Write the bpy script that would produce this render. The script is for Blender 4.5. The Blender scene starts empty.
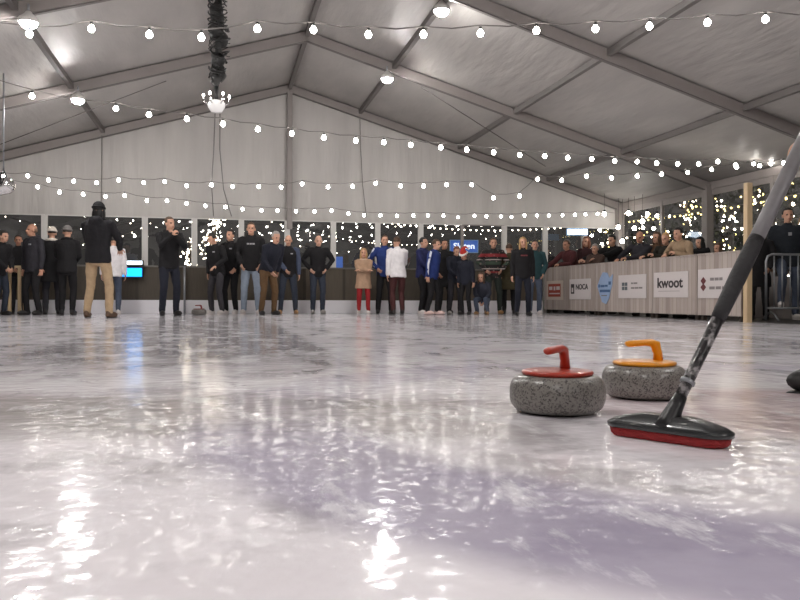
import bpy, bmesh, math, random
from math import sin, cos, pi, sqrt, radians, atan2
from mathutils import Vector, Matrix
random.seed(7)
D = bpy.data
C = bpy.context.scene.collection

# ------------------------------------------------------------------ the place, in metres (x across the tent, y along it)
F, YAW, PITCH, ROLL, CAMZ = 789.17, .2229, -.0025, -.0026, .347
RIDGE_X, HALF_W, RIDGE_Z, EAVE_Z = 1.508, 8.262, 5.086, 2.62
ARCH_Y = [10.59, 14.34, 18.0]
BAY = 3.71
END_Y, BACK_Y = 18.0, -8.0
SLOPE = (RIDGE_Z - EAVE_Z) / HALF_W
SY, CY = sin(YAW), cos(YAW)
def roof_z(x): return RIDGE_Z - abs(x - RIDGE_X) * SLOPE
def ray(px, py):                     # sight line in world axes, per metre of depth
    u0, v0 = (px - 400) / F, (300 - py) / F
    cr, sr = cos(ROLL), sin(ROLL)
    u, v = u0 * cr - v0 * sr, u0 * sr + v0 * cr
    cp, sp = cos(PITCH), sin(PITCH)
    fw, up = cp - v * sp, sp + v * cp
    return Vector((fw * SY + u * CY, fw * CY - u * SY, up))
def at_depth(px, py, d): return Vector((0, 0, CAMZ)) + ray(px, py) * d
def at_y(px, py, y):
    r = ray(px, py); return Vector((0, 0, CAMZ)) + r * (y / r.y)
def ground(px, d, z=0.):             # a standing spot: picture column and depth
    p = at_depth(px, 298, d); p.z = z; return p
def at_roof(px, py, side):           # point on the roof slope
    r = ray(px, py); o = Vector((0, 0, CAMZ))
    # z = RIDGE_Z - side*(x-RIDGE_X)*SLOPE
    t = (RIDGE_Z + side * RIDGE_X * SLOPE - o.z) / (r.z + side * SLOPE * r.x)
    return o + r * t

# ------------------------------------------------------------------ materials
MATS = {}
def nodes(name):
    m = D.materials.new(name); m.use_nodes = True
    nt = m.node_tree; b = nt.nodes['Principled BSDF']
    return m, nt, b
def mat(name, col, rough=.6, metal=0., noise=0., nscale=20., bump=0., spec=.5, coat=0., emit=None, estr=0., stretch=None, sheen=0.):
    if name in MATS: return MATS[name]
    m, nt, b = nodes(name)
    L = nt.links
    b.inputs['Roughness'].default_value = rough; b.inputs['Metallic'].default_value = metal
    b.inputs['Specular IOR Level'].default_value = spec
    b.inputs['Coat Weight'].default_value = coat
    b.inputs['Sheen Weight'].default_value = sheen
    tc = nt.nodes.new('ShaderNodeTexCoord')
    mp = nt.nodes.new('ShaderNodeMapping'); L.new(tc.outputs['Object'], mp.inputs[0])
    if stretch: mp.inputs['Scale'].default_value = stretch
    nz = nt.nodes.new('ShaderNodeTexNoise'); nz.inputs['Scale'].default_value = nscale; nz.inputs['Detail'].default_value = 4
    L.new(mp.outputs[0], nz.inputs[0])
    mix = nt.nodes.new('ShaderNodeMix'); mix.data_type = 'RGBA'
    lo = [max(0, c * (1 - noise)) for c in col]; hi = [min(1, c * (1 + noise)) for c in col]
    mix.inputs[6].default_value = (*lo, 1); mix.inputs[7].default_value = (*hi, 1)
    L.new(nz.outputs[0], mix.inputs[0]); L.new(mix.outputs[2], b.inputs['Base Color'])
    if bump:
        bp = nt.nodes.new('ShaderNodeBump'); bp.inputs['Strength'].default_value = bump; bp.inputs['Distance'].default_value = .02
        L.new(nz.outputs[0], bp.inputs['Height']); L.new(bp.outputs[0], b.inputs['Normal'])
    if emit:
        b.inputs['Emission Color'].default_value = (*emit, 1); b.inputs['Emission Strength'].default_value = estr
    MATS[name] = m
    return m
def srgb(*c): return tuple(((v / 255 + .055) / 1.055) ** 2.4 if v > 10 else v / 255 / 12.92 for v in c)
def cloth(name, r, g, b, rough=.85): return mat('cloth ' + name, srgb(r, g, b), rough, noise=.25, nscale=14, bump=.5, spec=.25)

M_ALU = mat('tent aluminium', srgb(138, 131, 128), .5, .0, noise=.08, nscale=6)
M_ALU_D = mat('tent aluminium groove', srgb(104, 99, 97), .6, .0, noise=.08, nscale=6)
M_STEEL = mat('galvanised steel', srgb(150, 152, 156), .4, .6, noise=.12, nscale=25)
M_WHITE = mat('white painted frame', srgb(205, 202, 198), .5, noise=.04, nscale=5)
M_KICK = mat('white kickboard', srgb(226, 224, 228), .45, noise=.05, nscale=4)
M_BLACKP = mat('black plastic', srgb(24, 24, 26), .38, noise=.3, nscale=30)
M_CABLE = mat('black cable', srgb(22, 22, 22), .5, noise=.2, nscale=30)
M_CORD = mat('grey light cord', srgb(112, 108, 105), .6, noise=.2, nscale=30)
M_BULB = mat('glowing bulb', (1, .97, .92), .3, emit=(1, .95, .88), estr=40)
M_LAMP = mat('glowing flood lamp', (1, 1, 1), .3, emit=(1, .975, .95), estr=580)
M_FAIRY = mat('fairy light', (1, .9, .7), .3, emit=(1, .88, .72), estr=20)
M_FAIRY_Y = mat('yellow fairy light', (1, .9, .4), .3, emit=(1, .8, .3), estr=5)
M_CHROME = mat('chrome', (.75, .75, .75), .12, 1., noise=.05)
M_FROST = mat('frosted glass dome', (.9, .9, .9), .25, noise=.05, coat=.5, emit=(1, .97, .93), estr=.1)
M_WOOD = mat('pale pine', srgb(200, 176, 140), .65, noise=.2, nscale=9, stretch=(6, 6, .6), bump=.15)
M_PAVE = mat('dark paving', srgb(60, 58, 56), .5, noise=.4, nscale=3, bump=.2)
M_BARK = mat('dark bark', srgb(48, 40, 34), .9, noise=.4, nscale=12, bump=.6)
M_LEAF = mat('dark evergreen leaf', srgb(40, 50, 34), .8, noise=.5, nscale=9)
M_RUBBER = mat('black shoe rubber', srgb(20, 20, 22), .55, noise=.2)

def fabric_mat(k=0):                    # white pvc tent skin with soft folds
    m, nt, b = nodes('tent fabric'); L = nt.links
    b.inputs['Roughness'].default_value = .5; b.inputs['Specular IOR Level'].default_value = .3
    tc = nt.nodes.new('ShaderNodeTexCoord')
    mp = nt.nodes.new('ShaderNodeMapping'); mp.inputs['Scale'].default_value = (1.4, .5, .25); L.new(tc.outputs['Object'], mp.inputs[0])
    n1 = nt.nodes.new('ShaderNodeTexNoise'); n1.inputs['Scale'].default_value = 1.6; n1.inputs['Detail'].default_value = 5; L.new(mp.outputs[0], n1.inputs[0])
    r = nt.nodes.new('ShaderNodeValToRGB'); L.new(n1.outputs[0], r.inputs[0])
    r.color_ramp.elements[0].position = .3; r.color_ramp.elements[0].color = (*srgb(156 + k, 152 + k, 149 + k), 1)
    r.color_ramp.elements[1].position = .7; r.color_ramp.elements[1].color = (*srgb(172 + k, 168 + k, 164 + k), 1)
    L.new(r.outputs[0], b.inputs['Base Color'])
    mp2 = nt.nodes.new('ShaderNodeMapping'); mp2.inputs['Scale'].default_value = (3, .6, .35); L.new(tc.outputs['Object'], mp2.inputs[0])
    n2 = nt.nodes.new('ShaderNodeTexNoise'); n2.inputs['Scale'].default_value = 2.2; n2.inputs['Detail'].default_value = 3; L.new(mp2.outputs[0], n2.inputs[0])
    bp = nt.nodes.new('ShaderNodeBump'); bp.inputs['Strength'].default_value = .35; bp.inputs['Distance'].default_value = .06
    L.new(n2.outputs[0], bp.inputs['Height']); L.new(bp.outputs[0], b.inputs['Normal'])
    return m
M_FABRIC = fabric_mat(); M_GABLE_BACKLIT = fabric_mat(24)  # gable copy of the same cloth, backlight painted in as a lighter colour

def glass_mat():
    m = D.materials.new('window film'); m.use_nodes = True; nt = m.node_tree; nt.nodes.clear(); L = nt.links
    o = nt.nodes.new('ShaderNodeOutputMaterial'); mx = nt.nodes.new('ShaderNodeMixShader')
    fr = nt.nodes.new('ShaderNodeFresnel'); fr.inputs[0].default_value = 1.5
    ma = nt.nodes.new('ShaderNodeMath'); ma.operation = 'MULTIPLY_ADD'; ma.inputs[1].default_value = 1.2; ma.inputs[2].default_value = .07
    tr = nt.nodes.new('ShaderNodeBsdfTransparent'); tr.inputs[0].default_value = (.86, .86, .85, 1)
    gl = nt.nodes.new('ShaderNodeBsdfGlossy'); gl.inputs['Roughness'].default_value = .015
    tc = nt.nodes.new('ShaderNodeTexCoord'); nz = nt.nodes.new('ShaderNodeTexNoise'); nz.inputs['Scale'].default_value = 1.3
    bp = nt.nodes.new('ShaderNodeBump'); bp.inputs['Strength'].default_value = .12; bp.inputs['Distance'].default_value = .03
    L.new(tc.outputs['Object'], nz.inputs[0]); L.new(nz.outputs[0], bp.inputs['Height']); L.new(bp.outputs[0], gl.inputs['Normal'])
    ge = nt.nodes.new('ShaderNodeNewGeometry'); io = nt.nodes.new('ShaderNodeMapRange'); L.new(ge.outputs['Backfacing'], io.inputs[0]); io.inputs[3].default_value = 1.5; io.inputs[4].default_value = 1 / 1.5; L.new(io.outputs[0], fr.inputs[0])
    L.new(fr.outputs[0], ma.inputs[0]); L.new(ma.outputs[0], mx.inputs[0]); L.new(tr.outputs[0], mx.inputs[1]); L.new(gl.outputs[0], mx.inputs[2]); L.new(mx.outputs[0], o.inputs[0])
    return m
M_GLASS = glass_mat()

def board_mat(name, a, bcol, width=.11):          # vertical weathered boards: grain and gaps in the local x axis
    m, nt, b = nodes(name); L = nt.links
    b.inputs['Roughness'].default_value = .75
    tc = nt.nodes.new('ShaderNodeTexCoord'); sp = nt.nodes.new('ShaderNodeSeparateXYZ'); L.new(tc.outputs['Object'], sp.inputs[0])
    dv = nt.nodes.new('ShaderNodeMath'); dv.operation = 'DIVIDE'; dv.inputs[1].default_value = width; L.new(sp.outputs[0], dv.inputs[0])
    fl = nt.nodes.new('ShaderNodeMath'); fl.operation = 'FLOOR'; L.new(dv.outputs[0], fl.inputs[0])
    wn = nt.nodes.new('ShaderNodeTexWhiteNoise'); wn.noise_dimensions = '1D'; L.new(fl.outputs[0], wn.inputs['W'])
    mp = nt.nodes.new('ShaderNodeMapping'); mp.inputs['Scale'].default_value = (9, 9, .8); L.new(tc.outputs['Object'], mp.inputs[0])
    nz = nt.nodes.new('ShaderNodeTexNoise'); nz.inputs['Scale'].default_value = 4; nz.inputs['Detail'].default_value = 6; L.new(mp.outputs[0], nz.inputs[0])
    ad = nt.nodes.new('ShaderNodeMath'); ad.operation = 'ADD'; L.new(wn.outputs[0], ad.inputs[0]); L.new(nz.outputs[0], ad.inputs[1])
    hf = nt.nodes.new('ShaderNodeMath'); hf.operation = 'MULTIPLY'; hf.inputs[1].default_value = .5; L.new(ad.outputs[0], hf.inputs[0])
    r = nt.nodes.new('ShaderNodeValToRGB'); L.new(hf.outputs[0], r.inputs[0])
    r.color_ramp.elements[0].position = .2; r.color_ramp.elements[0].color = (*srgb(*a), 1)
    r.color_ramp.elements[1].position = .8; r.color_ramp.elements[1].color = (*srgb(*bcol), 1)
    fr = nt.nodes.new('ShaderNodeMath'); fr.operation = 'FRACT'; L.new(dv.outputs[0], fr.inputs[0])
    gp = nt.nodes.new('ShaderNodeMath'); gp.operation = 'GREATER_THAN'; gp.inputs[1].default_value = .07; L.new(fr.outputs[0], gp.inputs[0])
    mx = nt.nodes.new('ShaderNodeMix'); mx.data_type = 'RGBA'; L.new(gp.outputs[0], mx.inputs[0])
    mx.inputs[6].default_value = (*[c * .8 for c in srgb(*a)], 1); L.new(r.outputs[0], mx.inputs[7]); L.new(mx.outputs[2], b.inputs['Base Color'])
    bp = nt.nodes.new('ShaderNodeBump'); bp.inputs['Strength'].default_value = .3; bp.inputs['Distance'].default_value = .01
    L.new(nz.outputs[0], bp.inputs['Height']); L.new(bp.outputs[0], b.inputs['Normal'])
    return m
M_BOARD = board_mat('whitewashed fence boards', (150, 138, 131), (182, 171, 164))
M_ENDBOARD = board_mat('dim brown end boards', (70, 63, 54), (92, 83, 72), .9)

# house centre on the ice (curling target)
_h = Vector((SY * 2.5 + CY * 1.2, CY * 2.5 - SY * 1.2, 0))
def ice_mat():
    m, nt, b = nodes('rink ice'); L = nt.links; N = nt.nodes.new
    def math_(op, a, bb=None, c=None, clamp=False):
        n = N('ShaderNodeMath'); n.operation = op; n.use_clamp = clamp
        for i, v in enumerate((a, bb, c)):
            if v is None: continue
            if isinstance(v, (int, float)): n.inputs[i].default_value = v
            else: L.new(v, n.inputs[i])
        return n.outputs[0]
    def step(v, lo, hi):
        n = N('ShaderNodeMapRange'); n.interpolation_type = 'SMOOTHSTEP'; L.new(v, n.inputs[0]); n.inputs[1].default_value = lo; n.inputs[2].default_value = hi
        return n.outputs[0]
    def mixc(f, a, bcol):
        n = N('ShaderNodeMix'); n.data_type = 'RGBA'; L.new(f, n.inputs[0]) if not isinstance(f, float) else setattr(n.inputs[0], 'default_value', f)
        for i, v in ((6, a), (7, bcol)):
            if isinstance(v, tuple): n.inputs[i].default_value = (*v, 1)
            else: L.new(v, n.inputs[i])
        return n.outputs[2]
    def noise(scale, detail=4, stretch=(1, 1, 1), rough=.55):
        mp = N('ShaderNodeMapping'); mp.inputs['Scale'].default_value = stretch; L.new(tc.outputs['Object'], mp.inputs[0])
        n = N('ShaderNodeTexNoise'); n.inputs['Scale'].default_value = scale; n.inputs['Detail'].default_value = detail; n.inputs['Roughness'].default_value = rough
        L.new(mp.outputs[0], n.inputs[0]); return n.outputs[0]
    tc = N('ShaderNodeTexCoord'); sp = N('ShaderNodeSeparateXYZ'); L.new(tc.outputs['Object'], sp.inputs[0])
    X, Y = sp.outputs[0], sp.outputs[1]
    wob = math_('MULTIPLY_ADD', noise(1.6, 3), .36, -.18)
    big = noise(.55, 5); mid = noise(2.2, 6); fine = noise(26, 5); scr = noise(7, 6, (1, .35, 1), .7)
    ice = mixc(step(big, .32, .68), srgb(232, 226, 230), srgb(248, 244, 250))
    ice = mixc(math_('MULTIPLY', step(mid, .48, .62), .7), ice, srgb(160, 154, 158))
    # lanes scraped darker along the rink
    Xw = math_('ADD', X, math_('MULTIPLY', wob, .35))
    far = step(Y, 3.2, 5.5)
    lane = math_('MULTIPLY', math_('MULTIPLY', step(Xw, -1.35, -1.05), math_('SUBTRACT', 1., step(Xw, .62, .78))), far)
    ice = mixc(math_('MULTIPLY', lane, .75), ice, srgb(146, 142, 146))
    lane2 = math_('MULTIPLY', math_('MULTIPLY', step(Xw, 2.3, 2.55), math_('SUBTRACT', 1., step(Xw, 4.6, 5.0))), far)
    ice = mixc(math_('MULTIPLY', lane2, .5), ice, srgb(150, 146, 150))
    # greyish brown strip across the near ice, left of the house
    dep = math_('ADD', math_('ADD', math_('MULTIPLY', X, SY), math_('MULTIPLY', Y, CY)), wob)
    lat = math_('ADD', math_('MULTIPLY', X, CY), math_('MULTIPLY', Y, -SY))
    strip = math_('MULTIPLY', math_('MULTIPLY', step(dep, 1.75, 2.1), math_('SUBTRACT', 1., step(dep, 2.6, 3.0))), math_('SUBTRACT', 1., step(lat, .1, .6)))
    ice = mixc(math_('MULTIPLY', strip, .7), ice, srgb(150, 143, 140))
    # scraped white line
    line = math_('MULTIPLY', step(dep, 2.95, 3.1), math_('SUBTRACT', 1., step(dep, 3.25, 3.5)))
    ice = mixc(math_('MULTIPLY', line, .5), ice, srgb(240, 236, 240))
    # faded painted house rings
    dx = math_('SUBTRACT', X, _h.x); dy = math_('SUBTRACT', Y, _h.y)
    dist = math_('SQRT', math_('ADD', math_('MULTIPLY', dx, dx), math_('MULTIPLY', dy, dy)))
    dist = math_('ADD', dist, math_('MULTIPLY', wob, .3))
    ring = math_('MULTIPLY', step(dist, 1.28, 1.45), math_('SUBTRACT', 1., step(dist, 1.74, 1.9)))
    ring = math_('MULTIPLY', ring, math_('MULTIPLY_ADD', mid, .4, .6))
    ring = math_('MULTIPLY', ring, math_('SUBTRACT', 1., math_('MULTIPLY', step(dep, 1.8, 2.4), .6)))
    ice = mixc(math_('MULTIPLY', ring, .95), ice, srgb(150, 142, 168))
    red = math_('MULTIPLY', math_('SUBTRACT', 1., step(dist, .45, .72)), .32)
    ice = mixc(red, ice, srgb(214, 172, 172))
    # fine frost scratches
    ice = mixc(math_('MULTIPLY', step(scr, .52, .66), .6), ice, srgb(246, 244, 248))
    frost = noise(3.2, 8, (1, .55, 1), .72)
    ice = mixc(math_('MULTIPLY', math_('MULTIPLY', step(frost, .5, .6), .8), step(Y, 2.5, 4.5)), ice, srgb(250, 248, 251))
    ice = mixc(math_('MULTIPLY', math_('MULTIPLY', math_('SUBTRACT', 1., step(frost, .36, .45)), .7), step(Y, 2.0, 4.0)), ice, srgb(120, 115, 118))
    L.new(ice, b.inputs['Base Color'])
    rg = N('ShaderNodeMapRange'); L.new(mid, rg.inputs[0]); rg.inputs[1].default_value = .3; rg.inputs[2].default_value = .7; rg.inputs[3].default_value = .06; rg.inputs[4].default_value = .15
    L.new(rg.outputs[0], b.inputs['Roughness'])
    b.inputs['Specular IOR Level'].default_value = .36; b.inputs['IOR'].default_value = 1.31
    h = math_('ADD', math_('MULTIPLY', noise(15, 1.5), .75), math_('ADD', math_('MULTIPLY', fine, .07), math_('MULTIPLY', scr, .12)))
    bp = N('ShaderNodeBump'); bp.inputs['Strength'].default_value = .26; bp.inputs['Distance'].default_value = .014
    L.new(h, bp.inputs['Height']); L.new(bp.outputs[0], b.inputs['Normal'])
    return m
M_ICE = ice_mat()

def granite_mat():
    m, nt, b = nodes('speckled granite'); L = nt.links; N = nt.nodes.new
    tc = N('ShaderNodeTexCoord')
    v = N('ShaderNodeTexVoronoi'); v.inputs['Scale'].default_value = 230; L.new(tc.outputs['Object'], v.inputs[0])
    n = N('ShaderNodeTexNoise'); n.inputs['Scale'].default_value = 60; n.inputs['Detail'].default_value = 5; L.new(tc.outputs['Object'], n.inputs[0])
    bw = N('ShaderNodeSeparateColor'); L.new(v.outputs['Color'], bw.inputs[0])
    ad = N('ShaderNodeMath'); ad.operation = 'ADD'; L.new(bw.outputs[0], ad.inputs[0]); L.new(n.outputs[0], ad.inputs[1])
    r = N('ShaderNodeValToRGB'); L.new(ad.outputs[0], r.inputs[0])
    e = r.color_ramp.elements
    e[0].position = .45; e[0].color = (*srgb(60, 57, 55), 1); e[1].position = 1.0; e[1].color = (*srgb(126, 122, 117), 1)
    x = e.new(.7); x.color = (*srgb(92, 88, 84), 1)
    r.color_ramp.elements[0].position = .5
    L.new(r.outputs[0], b.inputs['Base Color']); b.inputs['Roughness'].default_value = .32
    return m
M_GRANITE = granite_mat()

# ------------------------------------------------------------------ mesh helpers
def finish(name, bm, materials, parent=None, loc=None, rotz=0., smooth=True):
    if len(bm.faces) > 1: bmesh.ops.recalc_face_normals(bm, faces=bm.faces[:])
    me = D.meshes.new(name); bm.to_mesh(me); bm.free()
    for m in (materials if isinstance(materials, (list, tuple)) else [materials]): me.materials.append(m)
    if smooth: me.polygons.foreach_set('use_smooth', [True] * len(me.polygons))
    o = D.objects.new(name, me); C.objects.link(o)
    if parent: o.parent = parent
    if loc is not None: o.location = loc
    o.rotation_euler.z = rotz
    return o
def tag(o, label, cat, group=None, kind=None):
    o['label'] = label; o['category'] = cat
    if group: o['group'] = group
    if kind: o['kind'] = kind
    return o
def struct(o): o['kind'] = 'structure'; return o
def empty(name, loc, rotz=0.):
    o = D.objects.new(name, None); C.objects.link(o); o.location = loc; o.rotation_euler.z = rotz; o.empty_display_size = .1
    return o
def box(bm, lo, hi, bevel=0., mi=0):
    vs = [bm.verts.new((x, y, z)) for z in (lo[2], hi[2]) for y in (lo[1], hi[1]) for x in (lo[0], hi[0])]
    fs = [bm.faces.new([vs[i] for i in q]) for q in ((0, 2, 3, 1), (4, 5, 7, 6), (0, 1, 5, 4), (1, 3, 7, 5), (3, 2, 6, 7), (2, 0, 4, 6))]
    for f in fs: f.material_index = mi
    if bevel:
        es = list({e for f in fs for e in f.edges})
        bmesh.ops.bevel(bm, geom=es, offset=bevel, segments=2, affect='EDGES', profile=.6)
def beam(bm, a, b, w, h, up=Vector((0, 0, 1)), mi=0):    # rectangular bar from a to b
    a, b = Vector(a), Vector(b); d = (b - a).normalized()
    s = d.cross(up).normalized(); u = s.cross(d).normalized()
    vs = [bm.verts.new(p + s * (sx * w / 2) + u * (sz * h / 2)) for p in (a, b) for sx, sz in ((-1, -1), (1, -1), (1, 1), (-1, 1))]
    for q in ((0, 1, 2, 3), (7, 6, 5, 4), (0, 4, 5, 1), (1, 5, 6, 2), (2, 6, 7, 3), (3, 7, 4, 0)):
        f = bm.faces.new([vs[i] for i in q]); f.material_index = mi
def tube(bm, pts, rad, seg=8, mi=0, cap=True, round_ends=False, squash=None):
    pts = [Vector(p) for p in pts]; n = len(pts)
    rad = list(rad) if isinstance(rad, (list, tuple)) else [rad] * n
    if round_ends and n > 1:
        d0 = (pts[0] - pts[1]).normalized(); d1 = (pts[-1] - pts[-2]).normalized()
        P, R = [], []
        for k in (2, 1): a = pi / 2 * k / 2.4; P.append(pts[0] + d0 * rad[0] * sin(a)); R.append(rad[0] * cos(a))
        P += pts; R += rad
        for k in (1, 2): a = pi / 2 * k / 2.4; P.append(pts[-1] + d1 * rad[-1] * sin(a)); R.append(rad[-1] * cos(a))
        pts, rad, n = P, R, len(P)
    t = (pts[1] - pts[0]).normalized()
    ref = Vector((0, 0, 1)) if abs(t.z) < .9 else Vector((1, 0, 0))
    nrm = t.cross(ref).normalized(); rings = []
    for i in range(n):
        a = pts[max(i - 1, 0)]; b = pts[min(i + 1, n - 1)]
        t2 = (b - a)
        t2 = t2.normalized() if t2.length > 1e-9 else t
        nrm = (nrm - t2 * nrm.dot(t2)).normalized(); bn = t2.cross(nrm); t = t2
        rings.append([bm.verts.new(pts[i] + (nrm * cos(2 * pi * k / seg) + bn * sin(2 * pi * k / seg)) * rad[i]) for k in range(seg)])
    for i in range(n - 1):
        for k in range(seg):
            f = bm.faces.new((rings[i][k], rings[i][(k + 1) % seg], rings[i + 1][(k + 1) % seg], rings[i + 1][k])); f.material_index = mi
    if cap:
        for r in (rings[0], rings[-1]): f = bm.faces.new(r); f.material_index = mi
def ellipsoid(bm, c, r, rot=None, u=16, v=10, mi=0, warp=None):
    c = Vector(c); M = rot if rot else Matrix.Identity(3)
    def P(a, b):
        p = Vector((cos(b) * cos(a), cos(b) * sin(a), sin(b)))
        s = warp(p) if warp else 1.
        return c + M @ Vector((p.x * r[0] * s, p.y * r[1] * s, p.z * r[2] * s))
    top = bm.verts.new(P(0, pi / 2)); bot = bm.verts.new(P(0, -pi / 2))
    rows = [[bm.verts.new(P(2 * pi * i / u, pi / 2 - pi * j / v)) for i in range(u)] for j in range(1, v)]
    fs = []
    for i in range(u):
        k = (i + 1) % u
        fs.append(bm.faces.new((top, rows[0][i], rows[0][k]))); fs.append(bm.faces.new((bot, rows[-1][k], rows[-1][i])))
        for j in range(v - 2): fs.append(bm.faces.new((rows[j][i], rows[j + 1][i], rows[j + 1][k], rows[j][k])))
    for f in fs: f.material_index = mi
def lathe(bm, prof, c=(0, 0, 0), seg=48, mi=0):
    c = Vector(c); rings = []
    for r, z in prof:
        rings.append([bm.verts.new(c + Vector((r * cos(2 * pi * k / seg), r * sin(2 * pi * k / seg), z))) for k in range(seg)] if r > 1e-6 else [bm.verts.new(c + Vector((0, 0, z)))])
    for a, b in zip(rings, rings[1:]):
        for k in range(seg):
            q = (k + 1) % seg
            if len(a) == 1 and len(b) == 1: continue
            if len(a) == 1: f = bm.faces.new((a[0], b[k], b[q]))
            elif len(b) == 1: f = bm.faces.new((a[k], a[q], b[0]))
            else: f = bm.faces.new((a[k], a[q], b[q], b[k]))
            f.material_index = mi
def loft(bm, rings, seg=20, mi=0):   # rings: (centre, half x, half y, matrix)
    R = []
    for c, rx, ry in rings:
        R.append([bm.verts.new(Vector(c) + Vector((rx * cos(2 * pi * k / seg), ry * sin(2 * pi * k / seg), 0))) for k in range(seg)])
    for a, b in zip(R, R[1:]):
        for k in range(seg): f = bm.faces.new((a[k], a[(k + 1) % seg], b[(k + 1) % seg], b[k])); f.material_index = mi
    bm.faces.new(R[0]); bm.faces.new(R[-1])
def text_obj(name, body, size, material, parent, M, extrude=.002, bold=0.):
    cu = D.curves.new(name, 'FONT'); cu.body = body; cu.size = size; cu.align_x = 'CENTER'; cu.align_y = 'CENTER'; cu.extrude = extrude; cu.offset = bold; cu.resolution_u = 4
    t = D.objects.new('tmp', cu); C.objects.link(t)
    me = D.meshes.new_from_object(t.evaluated_get(bpy.context.evaluated_depsgraph_get()))
    D.objects.remove(t); D.curves.remove(cu)
    me.transform(M); me.materials.clear(); me.materials.append(material); me.name = name
    o = D.objects.new(name, me); C.objects.link(o); o.parent = parent
    return o

# ------------------------------------------------------------------ setting
XL, XR = RIDGE_X - HALF_W, RIDGE_X + HALF_W
FENCE_X = 7.56
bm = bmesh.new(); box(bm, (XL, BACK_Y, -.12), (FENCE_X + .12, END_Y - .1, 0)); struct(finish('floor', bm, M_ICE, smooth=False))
bm = bmesh.new(); box(bm, (FENCE_X + .12, BACK_Y, -.12), (XR, END_Y - .1, -.004)); struct(finish('floor_walkway', bm, M_PAVE, smooth=False))
bm = bmesh.new(); box(bm, (-60, -40, -.3), (70, 80, -.125)); struct(finish('ground', bm, M_PAVE, smooth=False))
# roof skin, two slopes
for side, nm in ((-1, 'ceiling_left'), (1, 'ceiling_right')):
    bm = bmesh.new(); n = 14
    ys = [BACK_Y + (END_Y + .15 - BACK_Y) * i / 56 for i in range(57)]
    G = []
    for y in ys:
        k = (y - ARCH_Y[0]) / BAY; sag = .05 * (sin(pi * (k - math.floor(k)))) ** 2
        G.append([bm.verts.new((RIDGE_X + side * HALF_W * j / n, y, RIDGE_Z + .11 - SLOPE * HALF_W * j / n - sag * sin(pi * j / n))) for j in range(n + 1)])
    for a, b in zip(G, G[1:]):
        for j in range(n): bm.faces.new((a[j], a[j + 1], b[j + 1], b[j]))
    struct(finish(nm, bm, M_FABRIC))
GZ = 2.095
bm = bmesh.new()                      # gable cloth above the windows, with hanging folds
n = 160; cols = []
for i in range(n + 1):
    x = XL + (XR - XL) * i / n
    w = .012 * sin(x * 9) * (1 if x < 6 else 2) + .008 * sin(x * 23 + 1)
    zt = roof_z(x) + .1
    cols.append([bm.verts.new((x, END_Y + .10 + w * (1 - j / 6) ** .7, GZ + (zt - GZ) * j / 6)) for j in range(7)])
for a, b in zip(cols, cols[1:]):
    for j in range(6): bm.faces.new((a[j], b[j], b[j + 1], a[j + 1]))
struct(finish('wall_gable', bm, M_GABLE_BACKLIT))
bm = bmesh.new()
vs = [bm.verts.new(p) for p in ((XL, BACK_Y, 0), (XR, BACK_Y, 0), (XR, BACK_Y, EAVE_Z), (RIDGE_X, BACK_Y, RIDGE_Z), (XL, BACK_Y, EAVE_Z))]
bm.faces.new(vs); struct(finish('wall_back', bm, M_FABRIC, smooth=False))
bm = bmesh.new(); box(bm, (XL - .05, BACK_Y, 0), (XL, END_Y, EAVE_Z + .1)); struct(finish('wall_left', bm, M_FABRIC, smooth=False))
# rafters
arches = [ARCH_Y[0] - BAY * k for k in (4, 3, 2, 1)] + ARCH_Y
for y in arches:
    for side in (-1, 1):
        bm = bmesh.new()
        a = Vector((RIDGE_X, y, RIDGE_Z)); b = Vector((RIDGE_X + side * HALF_W, y, EAVE_Z))
        beam(bm, a, b, .10, .16); dn = Vector((-side * SLOPE, 0, -1)).normalized()
        beam(bm, a + dn * .088, b + dn * .088, .06, .02, mi=1)
        struct(finish('roof_beam', bm, [M_ALU, M_ALU_D], smooth=False))
    for side in (-1, 1):
        bm = bmesh.new(); x = RIDGE_X + side * (HALF_W - .08)
        box(bm, (x - .08, y - .09, 0), (x + .08, y + .09, EAVE_Z + .05), .008)
        struct(finish('tent_column', bm, M_ALU, smooth=False))
# purlins
for q in (0, .195, -.195, .483, -.483, .756, -.756, 1, -1):
    bm = bmesh.new(); x = RIDGE_X + q * HALF_W; z = RIDGE_Z - abs(q) * (RIDGE_Z - EAVE_Z) + .03
    w = .13 if abs(q) == 1 else .075
    beam(bm, (x, BACK_Y, z), (x, END_Y, z), w, w + .02)
    struct(finish('purlin_beam', bm, M_ALU_D if abs(q) != 1 else M_ALU, smooth=False))
bm = bmesh.new(); box(bm, (RIDGE_X - .06, END_Y - .06, 1.9), (RIDGE_X + .06, END_Y + .06, RIDGE_Z - .05), .006); struct(finish('gable_pillar', bm, M_ALU, smooth=False))
# gable windows
post_px = [-8, 44, 94, 144.5, 194, 241, 287, 333, 377.5, 420.5, 462, 504, 545, 584, 617]
post_x = [at_y(p, 240, END_Y).x for p in post_px]; post_x[-1] = XR - .1
k = 0
for xa, xb in zip(post_x, post_x[1:]):
    k += 1
    bm = bmesh.new(); w = .062 if k not in (11,) else .035
    box(bm, (-w, -.04, 0), (w, .04, GZ), .006)
    box(bm, (w, -.012, GZ - .012), (xb - xa - .0, .012, GZ + .012))
    box(bm, (w, -.03, .98), (xb - xa - .06, .03, 1.03))
    o = struct(finish('window_%d' % k, bm, M_WHITE if k not in (11,) else M_ALU, loc=(xa, END_Y + .02, 0), smooth=False))
    bm = bmesh.new(); bm.faces.new([bm.verts.new(p) for p in ((0, .008, .02), (xb - xa, .008, .02), (xb - xa, .008, GZ - .01), (0, .008, GZ - .01))]); finish('pane', bm, M_GLASS, o, smooth=False)
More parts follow.
